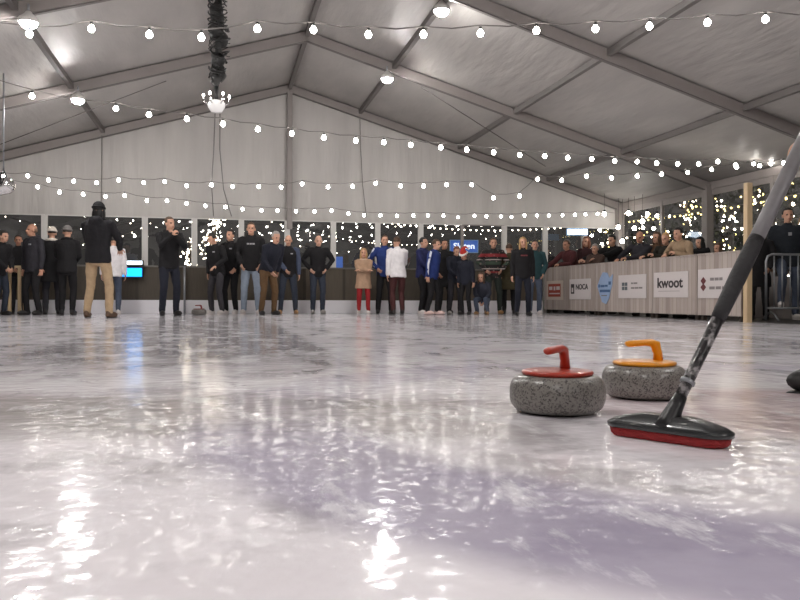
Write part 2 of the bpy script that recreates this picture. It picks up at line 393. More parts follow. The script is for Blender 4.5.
# white kickboard and dim board fence at the rink end
x0, x1 = XL + .1, FENCE_X
bm = bmesh.new(); box(bm, (x0, END_Y - .22, 0), (x1, END_Y - .17, .29), .006); struct(finish('baseboard_end', bm, M_KICK, smooth=False))
bm = bmesh.new(); box(bm, (x0, END_Y - .17, .0), (x1, END_Y - .13, 1.0)); struct(finish('wall_rink_end', bm, M_ENDBOARD, smooth=False))
bm = bmesh.new(); box(bm, (x0, END_Y - .19, 1.0), (x1, END_Y - .10, 1.035), .005); struct(finish('trim_1', bm, mat('dull rail', srgb(104, 100, 94), .5, noise=.1), smooth=False))
px_ = at_y(184.5, 300, END_Y - .30)
bm = bmesh.new(); tube(bm, [(px_.x, px_.y, 0), (px_.x, px_.y, 1.03)], .022, 10); struct(finish('trim_3', bm, M_STEEL))
# side windows on the right
ys = [END_Y - .05] + [y for y in reversed(arches[:-1])]
ys2 = []
for a, b in zip(ys, ys[1:]): ys2 += [a, (a + b) / 2]
ys2.append(ys[-1])
for ya, yb in zip(ys2, ys2[1:]):
    if yb < 2: break
    k += 1
    bm = bmesh.new(); box(bm, (-.03, -.045, 0), (.03, .045, EAVE_Z), .005); box(bm, (-.025, yb - ya, .0), (.025, -.045, .75)); box(bm, (-.02, yb - ya, 2.46), (.02, -.045, EAVE_Z))
    o = struct(finish('window_%d' % k, bm, M_ALU, loc=(XR - .02, ya, 0), smooth=False))
    bm = bmesh.new(); bm.faces.new([bm.verts.new(p) for p in ((0, yb - ya, .75), (0, -.045, .75), (0, -.045, 2.46), (0, yb - ya, 2.46))]); finish('pane', bm, M_GLASS, o, smooth=False)

# ------------------------------------------------------------------ rink side fence with sponsor signs
FY1, FY0 = 10.34, 17.70              # near and far end
def fence_at(px): return at_depth(px, 290, 1) and (lambda r: r.y / r.x * FENCE_X)(ray(px, 290))
seams = [FY0, fence_at(595), fence_at(652), fence_at(697), FY1]
lab = ['whitewashed board fence section at the far end carrying two small signs', 'whitewashed board fence section with the pale blue sign',
       'whitewashed board fence section carrying the kwoot sign', 'nearest whitewashed board fence section, beside the pine post']
FZ0, FZ1 = .085, 1.05
for i, (ya, yb) in enumerate(zip(seams, seams[1:])):
    Ln = ya - yb - .02
    o = empty('rink_fence', (FENCE_X, ya - .01, 0), -pi / 2); tag(o, lab[i], 'fence', 'board fence sections along the rink')
    bm = bmesh.new(); box(bm, (.0, 0, FZ0), (Ln, .03, FZ1), .004); finish('board_panel', bm, M_BOARD, o, smooth=False)
    bm = bmesh.new(); box(bm, (.0, -.015, FZ1), (Ln, .06, FZ1 + .025), .004); finish('top_rail', bm, M_BOARD, o, smooth=False)
    for xx in (.05, Ln - .09):
        bm = bmesh.new(); box(bm, (xx, .03, 0), (xx + .07, .1, FZ1), .004); finish('post', bm, M_BARK, o, smooth=False)
M_SIGN = mat('sign board', srgb(205, 198, 197), .5, noise=.03)
M_INK = mat('dark sign print', srgb(52, 46, 48), .6); M_INKG = mat('grey sign print', srgb(128, 122, 122), .6)
M_INKR = mat('brick red sign print', srgb(150, 62, 48), .6); M_INKD = mat('dark red sign print', srgb(98, 42, 46), .6); M_INKB = mat('blue sign print', srgb(70, 100, 140), .6)
M_SKYB = mat('pale blue sign', srgb(150, 172, 205), .5, noise=.15, nscale=5)
M_INKT = mat('slate sign print', srgb(92, 100, 104), .6)
def sign(px0, px1, py0, py1, label, board, shape=None):
    ya, yb = fence_at(px0), fence_at(px1)
    c = (px0 + px1) / 2; r = ray(c, py0); z1 = CAMZ + r.z * FENCE_X / r.x; r = ray(c, py1); z0 = CAMZ + r.z * FENCE_X / r.x
    o = empty('sponsor_sign', (FENCE_X - .002, (ya + yb) / 2, (z0 + z1) / 2), -pi / 2); tag(o, label, 'sign', 'sponsor signs on the rink fence')
    w, h = ya - yb, z1 - z0
    bm = bmesh.new()
    if shape == 'leaf':
        pts = [(-.30, .32), (-.12, .5), (.16, .47), (.30, .30), (.5, .42), (.46, .1), (.36, -.1), (.26, -.34), (.08, -.5), (-.16, -.44), (-.34, -.16), (-.48, .06)]
        lo = [bm.verts.new((x * w, -.012, z * h)) for x, z in pts]; hi = [bm.verts.new((x * w, 0, z * h)) for x, z in pts]
        bm.faces.new(lo); bm.faces.new(hi)
        for i in range(len(pts)): bm.faces.new((lo[i], lo[(i + 1) % len(pts)], hi[(i + 1) % len(pts)], hi[i]))
    else: box(bm, (-w / 2, -.012, -h / 2), (w / 2, 0, h / 2), .002)
    finish('board', bm, board, o, smooth=False)
    return o, w, h
def bars(o, w, h, rects, m, name):
    bm = bmesh.new()
    for a, b, c, d in rects: box(bm, (a * w, -.016, c * h), (b * w, -.0115, d * h))
    finish(name, bm, m, o, smooth=False)
RX = Matrix.Rotation(pi / 2, 4, 'X')
def TM(x, z, sx=1.): return Matrix.Translation((x, -.014, z)) @ RX @ Matrix.Diagonal((sx, 1, 1, 1))
o, w, h = sign(547, 563.5, 280, 299, 'small cream sign with a brick red block print, farthest along the fence', mat('cream sign', srgb(196, 184, 172), .5))
bars(o, w, h, [(-.38, .36, -.34, .34)], M_INKR, 'red_block')
bm = bmesh.new()
for a, b, c, d in ((-.32, -.12, .02, .2), (-.04, .06, .0, .2), (.12, .32, .02, .2), (-.3, .32, -.2, -.14)): box(bm, (a * w, -.019, c * h), (b * w, -.0155, d * h))
finish('pale_print', bm, M_SIGN, o, smooth=False)
o, w, h = sign(570, 591, 278, 298.5, 'white sign with black NOCA lettering on the board fence', M_SIGN)
bars(o, w, h, [(-.42, -.26, -.22, .26)], M_INK, 'black_logo')
bm = bmesh.new(); box(bm, (-.375 * w, -.019, -.14 * h), (-.305 * w, -.0155, .08 * h)); finish('logo_window', bm, M_SIGN, o, smooth=False)
text_obj('lettering', 'NOCA', h * .36, M_INK, o, TM(.1 * w, .1 * h, 1.25), bold=.004)
o, w, h = sign(597.5, 613, 271, 303, 'pale blue leaf shaped sign with dark blue print', M_SKYB, 'leaf')
bars(o, w, h, [(-.40, -.30, .02, .12), (-.26, .0, .03, .1), (.03, .2, .04, .1), (.26, .4, .1, .2), (-.3, .34, -.13, -.05)], M_INKB, 'blue_print')
bars(o, w, h, [(-.2, .16, -.25, -.22)], M_INKG, 'small_print')
o, w, h = sign(619, 646.5, 273.5, 297, 'white sign with a slate square emblem and two grey lines, between blue and kwoot signs', M_SIGN)
bars(o, w, h, [(-.36, -.27, .03, .18), (-.25, -.16, .03, .18), (-.36, -.27, -.15, .0), (-.25, -.16, -.15, .0)], M_INKT, 'square_emblem')
bars(o, w, h, [(-.02, .05, .1, .17), (.07, .2, .1, .17), (-.02, .1, -.1, -.03), (.12, .24, -.1, -.03), (.26, .38, -.1, -.03)], M_INKG, 'grey_lines')
o, w, h = sign(654.5, 688.5, 270.5, 296, 'white sign with large black kwoot lettering', M_SIGN)
text_obj('lettering', 'kwoot', h * .56, M_INK, o, TM(-.02 * w, .06 * h, 1.22), bold=.006)
bars(o, w, h, [(-.36, .28, -.26, -.245)], M_INKG, 'small_print')
o, w, h = sign(698.5, 737, 267, 296.5, 'white sign with a dark red twin diamond emblem, nearest along the fence', M_SIGN)
bm = bmesh.new()
for zc in (.1, -.12):
    p = [bm.verts.new((x * w, yy, (zc + z) * h)) for yy in (-.016, -.0115) for x, z in ((-.42, 0), (-.345, -.14), (-.27, 0), (-.345, .14))]
    bm.faces.new(p[:4]); bm.faces.new(p[4:])
    for i in range(4): bm.faces.new((p[i], p[(i + 1) % 4], p[4 + (i + 1) % 4], p[4 + i]))
finish('diamond_emblem', bm, M_INKD, o, smooth=False)
bars(o, w, h, [(-.16, -.06, .1, .2), (-.04, .06, .1, .2), (.08, .16, .1, .2), (-.18, -.04, -.2, -.1), (-.01, .12, -.2, -.1), (.15, .26, -.2, -.1)], M_INKG, 'grey_lines')
# pine post at the near end of the fence
pp = at_y(748, 300, FY1 - .12)
bm = bmesh.new(); box(bm, (-.045, -.045, 0), (.045, .045, 2.06), .006); o = finish('wooden_post', bm, M_WOOD, loc=(FENCE_X + .03, FY1 - .1, 0), smooth=False)
tag(o, 'tall square pine post at the near end of the board fence', 'post')

# ------------------------------------------------------------------ festoon lights
BR = .038
def bulb_mesh():
    bm = bmesh.new(); lathe(bm, [(0, -BR * 1.05), (BR * .6, -BR * .85), (BR * .95, -BR * .3), (BR, 0), (BR * .85, BR * .5), (BR * .45, BR * 1.0), (BR * .38, BR * 1.2), (0, BR * 1.2)], seg=14)
    bmesh.ops.recalc_face_normals(bm, faces=bm.faces[:])
    me = D.meshes.new('bulb'); bm.to_mesh(me); bm.free(); me.materials.append(M_BULB); me.polygons.foreach_set('use_smooth', [True] * len(me.polygons)); return me
def socket_mesh():
    bm = bmesh.new(); lathe(bm, [(0, BR * 1.15), (BR * .45, BR * 1.15), (BR * .45, BR * 1.9), (0, BR * 1.9)], seg=10)
    me = D.meshes.new('bulb_socket'); bm.to_mesh(me); bm.free(); me.materials.append(M_CABLE); return me
ME_BULB, ME_SOCK = bulb_mesh(), socket_mesh()
def string_light(pts, label, ext0=None, ext1=None, sockets=True, sc_=1., group='festoon strings under the roof'):
    base = Vector(pts[0]); root = empty('festoon_string', base); tag(root, label, 'string light', group)
    cord = []
    P = [Vector(p) - base for p in pts]
    if ext0 is not None: cord += [Vector(ext0) - base]
    up = Vector((0, 0, BR * 1.9))
    for a, b in zip(P, P[1:]):
        L = (b - a).length
        cord += [a + up, (a + b) / 2 + up - Vector((0, 0, min(.1, .045 * L)))]
    cord.append(P[-1] + up)
    if ext1 is not None: cord += [Vector(ext1) - base]
    bm = bmesh.new(); tube(bm, cord, .006, 6); finish('cord', bm, M_CORD, root)
    for p in P:
        o = D.objects.new('bulb', ME_BULB); C.objects.link(o); o.parent = root; o.location = p; o.scale = (sc_,) * 3
        if sockets:
            s = D.objects.new('bulb_socket', ME_SOCK); C.objects.link(s); s.parent = o
    return root
def line_depth(bulbs, x0, d0, x1, d1):
    out = []
    for x, y in bulbs:
        t = (x - x0) / (x1 - x0); d = 1 / ((1 - t) / d0 + t / d1); out.append(at_depth(x, y, d))
    return out
S1 = [(28, 36), (90, 30.5), (148, 36), (200, 38.5), (256, 29.5), (312, 30.5), (367, 35), (422, 34.5), (479, 33), (535, 30), (594, 28), (648, 25), (706, 21), (764, 17.5)]
p = line_depth(S1, 28, 7.0, 764, 7.1)
string_light(p, 'nearest festoon light string, spanning the whole top of the tent', p[0] + Vector((-3.2, .4, .35)), p[-1] + Vector((2.5, 0, .05)), sc_=.8)
S2 = [(31, 98), (73, 104), (115, 110), (148, 116), (186, 120), (222, 125), (257, 130), (291, 134), (323, 138), (355, 141), (383, 142.5), (410, 145), (440, 147.5), (466, 149.5), (493, 152), (519, 154.5), (544, 155.5), (567, 157), (591, 158), (614, 160), (636.5, 160.5), (656, 162), (677, 162.5), (698, 162.5), (717, 160), (735, 163.5), (759, 164), (783, 161)]
del S2[1]
p = line_depth(S2, 31, 8.8, 783, 12.8)
string_light(p, 'festoon light string slanting down from left roof to the right eave', p[0] + Vector((-2.5, -1, .5)), p[-1] + Vector((.75, .3, .02)), sc_=.78)
S3 = [(3, 178.5), (27, 178), (48, 182), (73, 183), (96, 184.5), (118, 181.5), (143, 184), (164, 183), (186, 187), (211, 186), (232, 187.5), (258, 187.5), (280.5, 188), (301.5, 184.5), (327.5, 187.5), (352, 186.5), (375, 183.5), (400, 186), (423, 186), (446, 184.5), (471, 184.5), (493, 197.5), (519, 195.5), (537, 178.5), (561, 179.5), (586, 175.5), (611, 177), (636.5, 175), (661, 173), (687, 171), (711, 168), (736, 165.5), (753, 162), (770, 162)]
p = line_depth(S3, 3, 15.6, 711, 14.2)
string_light(p, 'festoon light string crossing level in front of the gable cloth', p[0] + Vector((-2.2, .3, .1)), p[-1] + Vector((.4, 0, .05)), sc_=.84)
S5 = [(11, 186), (37, 189), (59, 194), (82.5, 196), (105, 198), (124, 197), (146.5, 202), (166.5, 202), (186, 204.5), (205, 207), (225, 208), (242, 210), (261, 211), (277, 211.5), (295.5, 212), (314, 212), (331, 211), (348, 214), (363.5, 215.5), (380, 215.5), (396.5, 216), (413, 215.5), (427.5, 215.5), (443, 215.5), (457.5, 217), (474, 215.5), (486, 216), (500.5, 216), (511, 216.5), (524, 215), (536.5, 215), (548.5, 215), (562, 214.5), (574.5, 214), (585, 213.5), (597, 213)]
p = line_depth(S5, 37, 14.4, 597, 18.9)
string_light(p, 'lowest and farthest festoon string, just above the gable windows', p[0] + Vector((-1.5, -.8, .1)), p[-1] + Vector((.5, .1, .05)), sc_=.8)
# a string behind the viewer, seen mirrored in the window film
string_light([(-4.5 + .55 * i, 2.6, 2.75 + .05 * sin(i)) for i in range(22)], 'festoon string behind the viewer, mirrored in the gable windows', (-6.6, 2.6, 2.75), (9.6, 2.6, 2.7), sockets=False)

# ------------------------------------------------------------------ flood lamps hung from the purlins
def flood(pos, label, up=.22):
    o = empty('flood_lamp', pos); tag(o, label, 'lamp', 'white flood lamps under the purlins')
    bm = bmesh.new(); lathe(bm, [(0, -.085), (.05, -.075), (.09, -.045), (.105, 0), (.095, .035), (0, .04)], seg=24); finish('glowing_diffuser', bm, M_LAMP, o)
    bm = bmesh.new(); lathe(bm, [(.106, -.012), (.118, -.012), (.112, .05), (.05, .1), (.03, .13), (0, .13)], seg=24); finish('reflector', bm, M_WHITE, o)
    bm = bmesh.new(); tube(bm, [(0, 0, .12), (0, 0, up)], .015, 8); finish('stem', bm, M_STEEL, o)
    return o
def under_roof(px, py, y): return at_y(px, py, y)
flood(at_y(440, 10, 10.9), 'bright white flood lamp high on right purlin, upper of the two')
flood(at_y(386, 78.5, 14.0), 'bright white flood lamp on right purlin, nearer the gable')
flood(at_y(77, 101, 14.0), 'bright white flood lamp on left purlin, nearer the gable')
flood(at_y(27, 24, 10.4), 'bright white flood lamp at the upper left roof corner')
for y in (7.0, 2.6, -2.5, -6):
    for s in (-1, 1):
        x = RIDGE_X + s * .35 * HALF_W
        flood((x, y, roof_z(x) - .25), 'white flood lamp under the roof behind the viewer')
# cross bracing wires on the roof
for (a, b, s, lb) in (((-40, 155), (165, 75), -1, 'thin bracing wire slanting over the left roof slope'), ((420, 80), (545, 160), 1, 'thin bracing wire slanting over the right roof slope')):
    A, B = at_roof(*a, s), at_roof(*b, s); bm = bmesh.new(); tube(bm, [A - Vector((0, 0, .13)), B - Vector((0, 0, .13))], .008, 6)
    tag(finish('bracing_wire', bm, M_ALU_D), lb, 'wire', 'roof bracing wires')

# ------------------------------------------------------------------ hanging cable bundle, chandelier, cables
hp = at_y(217, 100, ARCH_Y[0]); zt = roof_z(hp.x) - .28
bm = bmesh.new(); rnd = random.Random(3)
zb = at_y(217, 87, ARCH_Y[0]).z
tube(bm, [(0, 0, zt + .04), (.01, 0, (zt + zb) / 2), (-.02, 0, zb)], [.05, .05, .03], 10)
for i in range(26):
    z = zb + .1 + (zt - zb - .2) * (i + .5) / 26; rr = rnd.uniform(.12, .2) * (1.0 if z > zb + .45 else .75); ph = rnd.uniform(0, 6.28); tilt = rnd.uniform(-1.2, 1.2)
    c = Vector((rnd.uniform(-.03, .03), rnd.uniform(-.03, .03), z)); pts = []
    for k in range(17):
        a = 2 * pi * k / 16 + ph; v = Vector((rr * .7 * cos(a), rr * .7 * sin(a), .09 * sin(a + tilt) + rr * .9 * sin(a * .5 + tilt) * .6)); pts.append(c + v)
    tube(bm, pts, rnd.uniform(.005, .011), 6)
for i in range(7):
    z = zb + .02 + .05 * i + rnd.uniform(-.02, .02); ellipsoid(bm, (rnd.uniform(-.04, .04), rnd.uniform(-.04, .04), z + .06), (.075, .075, .08), u=10, v=6, warp=lambda p: 1 + .25 * sin(9 * p.x) * cos(8 * p.z))
for i in range(5):
    z = zt - .25 - .09 * i; ellipsoid(bm, (rnd.uniform(-.05, .05), rnd.uniform(-.04, .04), z), (.09, .08, .11), u=10, v=6, warp=lambda p: 1 + .25 * sin(9 * p.y) * cos(8 * p.z))
for v in bm.verts: v.co -= Vector((0, 0, zt))
o = finish('cable_bundle', bm, M_CABLE, loc=(hp.x, hp.y, zt)); tag(o, 'thick tangled black cable bundle hanging from the roof', 'cable')
cz = at_y(215, 103, ARCH_Y[0]); root = empty('chandelier', (hp.x - .02, hp.y, cz.z)); tag(root, 'small chandelier with white dome and chrome arms under cable bundle', 'chandelier')
bm = bmesh.new(); tube(bm, [(0, 0, zb - cz.z - .01), (0, 0, .02)], [.03, .02], 10); finish('stem', bm, M_CABLE, root)
bm = bmesh.new(); lathe(bm, [(0, -.14), (.07, -.13), (.11, -.07), (.115, -.02), (.09, .01), (.03, .03), (0, .03)], seg=24); finish('glass_dome', bm, M_FROST, root)
for i in range(6):
    a = pi / 3 * i; dx, dy = cos(a), sin(a)
    bm = bmesh.new(); tube(bm, [(dx * .02, dy * .02, .0), (dx * .1, dy * .1, -.04), (dx * .165, dy * .165, .0), (dx * .165, dy * .165, .05)], .011, 8); arm = finish('arm', bm, M_CHROME, root)
    bm = bmesh.new(); ellipsoid(bm, (dx * .165, dy * .165, .08), (.014, .014, .022), u=10, v=8); finish('candle_bulb', bm, M_BULB, arm)
def cable(pts, label, name='hanging_cable', r=.009):
    base = Vector(pts[0]); bm = bmesh.new(); tube(bm, [Vector(p) - base for p in pts], r, 6)
    tag(finish(name, bm, M_CORD, loc=base), label, 'cable', 'thin cables in front of the gable cloth')
q0 = at_y(214, 115, ARCH_Y[0])
cable([q0, at_y(213, 150, 13), at_y(211, 185, 16), at_y(213, 217, END_Y - .08)], 'thin cable from the chandelier to gable window, straighter of the pair')
q0 = at_y(219, 115, ARCH_Y[0])
cable([q0, at_y(219, 150, 13), at_y(223, 190, 16), at_y(231, 217, END_Y - .08)], 'thin cable from the chandelier to gable window, curving to the right')
cable([at_y(101, 137, END_Y - .1), at_y(101, 170, END_Y - .09), at_y(100.5, 217, END_Y - .09)], 'thin cable down the gable cloth above man in beige trousers')
cable([at_y(359, 119, END_Y - .1), at_y(360, 150, END_Y - .09), at_y(362, 185, END_Y - .09), at_y(366, 217, END_Y - .09)], 'thin cable down the gable cloth above fur coat child')
# chrome stage light cut by the left frame edge
sp_ = at_depth(3, 188, 12.0); root = empty('hanging_stage_light', sp_); tag(root, 'chrome stage light at the left edge under festoon string', 'lamp')
bm = bmesh.new(); lathe(bm, [(.0, -.16), (.1, -.16), (.125, -.12), (.13, .06), (.1, .13), (.05, .16), (0, .16)], seg=24)
bmesh.ops.rotate(bm, verts=bm.verts[:], cent=(0, 0, 0), matrix=Matrix.Rotation(radians(75), 3, 'Y')); finish('lamp_can', bm, M_CHROME, root)
bm = bmesh.new(); tube(bm, [(0, -.16, 0), (0, -.16, .15), (0, 0, .24), (0, .16, .15), (0, .16, 0)], .014, 8); finish('yoke', bm, M_BLACKP, root)
bm = bmesh.new(); tube(bm, [(0, 0, .23), (0, 0, roof_z(sp_.x) - sp_.z + .09)], .012, 8); finish('drop_rod', bm, M_STEEL, root)

# ------------------------------------------------------------------ outside, beyond the windows
def fairy_tree(base, h, spread, nl, label, seed, mats=(M_FAIRY,), lr=.028, crown=True, zmin=.3):
    rnd = random.Random(seed); root = empty('light_tree', base); tag(root, label, 'tree', 'lit trees outside')
    bm = bmesh.new(); tips = []
    tube(bm, [(0, 0, 0), (.05, 0, h * .5), (0, .05, h)], [.11, .08, .03], 8)
    for i in range(13):
        z = h * rnd.uniform(.18, .9); a = rnd.uniform(0, 6.28); l = spread * rnd.uniform(.5, 1) * (1.1 - z / h * .5)
        e = Vector((cos(a) * l, sin(a) * l, z + l * .7)); m_ = Vector((cos(a) * l * .5, sin(a) * l * .5, z + l * .2)); tube(bm, [(0, 0, z), m_, e], [.04, .028, .01], 6); tips.append((Vector((0, 0, z)), m_, e))
    finish('trunk', bm, M_BARK, root)
    for mi, m in enumerate(mats):
        bm = bmesh.new()
        for i in range(nl // len(mats)):
            if rnd.random() < .3: c = Vector((rnd.gauss(0, .1), rnd.gauss(0, .1), rnd.uniform(zmin, h)))
            else:
                a, b, e = rnd.choice(tips); t = rnd.random(); c = (a.lerp(b, t * 2) if t < .5 else b.lerp(e, t * 2 - 1)) + Vector((rnd.gauss(0, .05), rnd.gauss(0, .05), rnd.gauss(0, .05)))
            s = lr * rnd.uniform(.6, 1.25); r_ = bmesh.ops.create_icosphere(bm, subdivisions=1, radius=s, matrix=Matrix.Translation(c))
        o = finish('fairy_lights', bm, m, root); o['kind'] = 'stuff'
    if crown:
        bm = bmesh.new()
        for i in range(260):
            a, b, e = rnd.choice(tips); c = b.lerp(e, rnd.random() * 1.1) + Vector((rnd.gauss(0, .22), rnd.gauss(0, .22), rnd.gauss(0, .22)))
            n = Vector((rnd.gauss(0, 1), rnd.gauss(0, 1), rnd.gauss(0, 1))).normalized(); s = n.orthogonal().normalized(); t = n.cross(s); k = rnd.uniform(.05, .1)
            bm.faces.new([bm.verts.new(c + s * k * u + t * k * 2 * v) for u, v in ((-.5, 0), (0, -.5), (.5, 0), (0, .6))])
        o = finish('foliage', bm, M_LEAF, root, smooth=False); o['kind'] = 'stuff'
    return root
fairy_tree(ground(189, 20.5), 1.85, .32, 130, 'slim leafless tree wrapped in white fairy lights behind the man in navy trousers', 1, lr=.02, crown=False)
fairy_tree(ground(214, 21.0), 2.7, .75, 260, 'larger leafless tree wrapped in white fairy lights outside the gable', 2, lr=.021, crown=False)
rt = [(618, 17.2, 3.0, 60), (640, 16.6, 3.0, 60), (664, 15.6, 3.0, 50), (686, 15.6, 3.2, 60), (706, 14.8, 3.2, 60), (730, 14.4, 3.2, 60), (760, 14.2, 3.3, 60), (790, 13.8, 3.2, 60)]
lb = ['farthest, by the gable corner', 'second along from the gable corner', 'behind the fair-haired spectator', 'behind the spectator in the beige coat', 'behind the tent column', 'between tent column and pine post', 'beyond the pine post', 'beyond the steel crowd fence']
for i, (px, d, h_, nl) in enumerate(rt):
    p = ground(px, d); r = ray(px, 298); t = (XR + 1.4 + 1.5 * (i % 3)) / r.x; p = Vector((r.x * t, r.y * t, 0))
    fairy_tree(p, h_, .62, nl - 4, 'dark bushy tree with white and yellow lights outside, ' + lb[i], 10 + i, (M_FAIRY, M_FAIRY_Y), lr=.03, zmin=1.5)
# light garlands outdoors behind the gable
def garland(a, b, n, label, sag=.25, r=.016, m=None):
    a, b = Vector(a), Vector(b); root = empty('garland', a); tag(root, label, 'string light', 'light garlands outside the gable')
    pts = [a.lerp(b, i / n) - a - Vector((0, 0, sag * 4 * (i / n) * (1 - i / n))) for i in range(n + 1)]
    bm = bmesh.new(); tube(bm, pts, .012, 5); finish('cord', bm, M_CORD, root)
    bm = bmesh.new()
    for p in pts: bmesh.ops.create_icosphere(bm, subdivisions=1, radius=r, matrix=Matrix.Translation(p - Vector((0, 0, r * 1.3))))
    o = finish('small_lights', bm, m or M_FAIRY, root); o['kind'] = 'stuff'
garland(at_depth(262, 219, 23), at_depth(430, 243, 34), 26, 'light garland outside sloping down behind the bald man', .3)
garland(at_depth(150, 224, 24), at_depth(62, 246, 22), 9, 'sparse light garland outside, left of the lit trees', .2)
garland(at_depth(300, 246, 25), at_depth(395, 226, 26), 8, 'sparse light garland outside behind the fur coat child', .5)
garland(at_depth(380, 221, 30), at_depth(560, 226, 30), 30, 'dense light garland outside near the top of right windows', .2, .028)
garland(at_depth(425, 240, 25), at_depth(505, 231, 26), 8, 'sparse light garland outside above the blue Sloten sign', .2)
garland(at_depth(5, 218, 24), at_depth(130, 224, 22), 8, 'sparse light garland outside at far left windows', .25)
garland((XR + .3, 18.2, 2.32), (XR + .3, 8.2, 2.36), 44, 'warm yellow light garland outside along the right side windows', .12, .024, M_FAIRY_Y)
garland((XR + .45, 18.6, 1.95), (XR + .45, 8.2, 2.05), 26, 'white light garland outside along the right side windows', .2, .024)
# lit signs and counters outside
def lightbox(px0, px1, py0, py1, d, label, m, frame):
    if d is None: d = (END_Y - .30) / ray((px0 + px1) / 2, py0).y
    a, b = at_depth(px0, py1, d), at_depth(px1, py0, d); c = (a + b) / 2; w = (Vector((b.x, b.y, 0)) - Vector((a.x, a.y, 0))).length; h = b.z - a.z
    o = empty('illuminated_sign', c, -YAW); tag(o, label, 'sign')
    bm = bmesh.new(); box(bm, (-w / 2, -.02, -h / 2), (w / 2, .06, h / 2), .01); finish('frame', bm, frame, o, smooth=False)
    bm = bmesh.new(); box(bm, (-w / 2 + .02, -.03, -h / 2 + .02), (w / 2 - .02, -.02, h / 2 - .02)); finish('lit_face', bm, m, o, smooth=False)
    return o, w, h
M_BLUEL = mat('blue lit face', srgb(40, 80, 170), .4, emit=srgb(60, 98, 172), estr=1.0)
M_PALEF = mat('pale blue frame', srgb(150, 180, 215), .5, emit=srgb(130, 165, 205), estr=.35)
M_TXT = mat('lit white lettering', (1, 1, 1), .4, emit=(.85, .92, 1), estr=1.6)
M_CYAN = mat('cyan lit face', srgb(20, 140, 230), .4, emit=srgb(20, 140, 240), estr=3.2)
M_ICEW = mat('cold white lit face', (1, 1, 1), .4, emit=(.75, .88, 1), estr=5)
o, w, h = lightbox(449.5, 478, 239.5, 252.5, 21, 'blue illuminated sign reading Sloten outside the gable window', M_BLUEL, M_PALEF)
text_obj('lettering', 'Sloten', h * .62, M_TXT, o, Matrix.Translation((0, -.034, .0)) @ RX @ Matrix.Diagonal((1.05, 1, 1, 1)), bold=.004)
lightbox(120, 143, 268.5, 279, None, 'cyan blue illuminated panel on end wall beside man in beige trousers', M_CYAN, M_BLACKP)
lightbox(120, 143, 261.5, 267, None, 'cold white illuminated strip on end wall above the cyan panel', M_ICEW, M_BLACKP)
lightbox(566.5, 587.5, 227.5, 234.5, 18.6, 'small glowing bluish white light box above spectator in maroon', M_ICEW, M_PALEF)
o, w, h = lightbox(335, 342.5, 257, 268, 21, 'small blue glowing panel outside, right of the man with hands on hips', M_BLUEL, M_BLUEL)
# bright lamps beyond the corner
for i, (px, py, lbl) in enumerate(((604, 213, 'leftmost'), (618, 226, 'lower left'), (628, 212, 'upper middle'), (634, 227, 'lower right'), (622, 240, 'lowest'), (642, 220, 'rightmost'))):
    r = ray(px, py); t = min(17.55 / r.y, 9.5 / r.x); p = Vector((0, 0, CAMZ)) + r * t
    root = empty('hanging_globe_lamp', p); tag(root, 'bright globe lamp hanging in the far right tent corner, ' + lbl + ' of the cluster', 'lamp', 'globe lamps in the far corner')
    bm = bmesh.new(); ellipsoid(bm, (0, 0, 0), (.048, .048, .055), u=14, v=10); finish('globe', bm, M_BULB, root)
    bm = bmesh.new(); lathe(bm, [(0, .045), (.028, .045), (.028, .1), (0, .1)], seg=10); tube(bm, [(0, 0, .11), (0, 0, roof_z(p.x) + .06 - p.z)], .004, 6); finish('socket', bm, M_BLACKP, root)

# ------------------------------------------------------------------ curling stones
def stone(pos, rotz, hcol, label, post_x=.045, k=1.):
    m = mat('handle ' + label[:12], hcol, .28, noise=.06, coat=.4)
    o = empty('curling_stone', pos, rotz); tag(o, label, 'curling stone')
    R, Hh = .145, .118
    prof = [(0, .006), (.062, .004), (.066, 0), (.078, .0), (.100, .006)]
    for i in range(0, 17):
        a = -pi / 2 + pi * i / 16
        prof.append((R - .042 + .042 * (abs(cos(a)) ** .8), Hh / 2 + (Hh / 2 - .004) * (abs(sin(a)) ** .85) * (1 if a > 0 else -1)))
    prof += [(.085, Hh - .001), (0, Hh - .001)]
    bm = bmesh.new(); lathe(bm, prof, seg=64); finish('granite_body', bm, M_GRANITE, o)
    bm = bmesh.new(); lathe(bm, [(0, Hh - .004), (.104, Hh - .004), (.109, Hh + .003), (.106, Hh + .009), (.098, Hh + .011), (.03, Hh + .013), (0, Hh + .013)], seg=56); finish('coloured_plate', bm, m, o)
    # gooseneck handle: post at +x, arm to -x
    bm = bmesh.new(); z0 = Hh + .008; zt = .2
    sec = [((post_x + .004, 0, z0), .019, .017), ((post_x + .003, 0, z0 + .03), .0155, .0145), ((post_x - .001, 0, zt - .036), .0165, .0145), ((post_x - .006, 0, zt - .016), .019, .015), ((post_x - .024, 0, zt - .008), .013, .0155), ((post_x - .05, 0, zt - .008), .0115, .0155), ((post_x - .085, 0, zt - .010), .0115, .0150), ((post_x - .112, 0, zt - .011), .0115, .0140), ((post_x - .122, 0, zt - .011), .007, .009)]
    rings = []; ps = [Vector(s[0]) for s in sec]
    for i, (c, a_, b_) in enumerate(sec):
        t = (ps[min(i + 1, len(ps) - 1)] - ps[max(i - 1, 0)]).normalized(); s = Vector((0, 1, 0)); u = t.cross(s).normalized()
        rings.append([bm.verts.new(ps[i] + u * a_ * cos(2 * pi * q / 14) + s * b_ * sin(2 * pi * q / 14)) for q in range(14)])
    for a, b in zip(rings, rings[1:]):
        for q in range(14): bm.faces.new((a[q], a[(q + 1) % 14], b[(q + 1) % 14], b[q]))
    bm.faces.new(rings[0]); bm.faces.new(rings[-1]); finish('handle', bm, m, o)
    return o
stone(ground(557.5, F / 327.), -YAW + radians(52), srgb(168, 52, 34), 'red handled granite curling stone, left of the yellow one', .048)
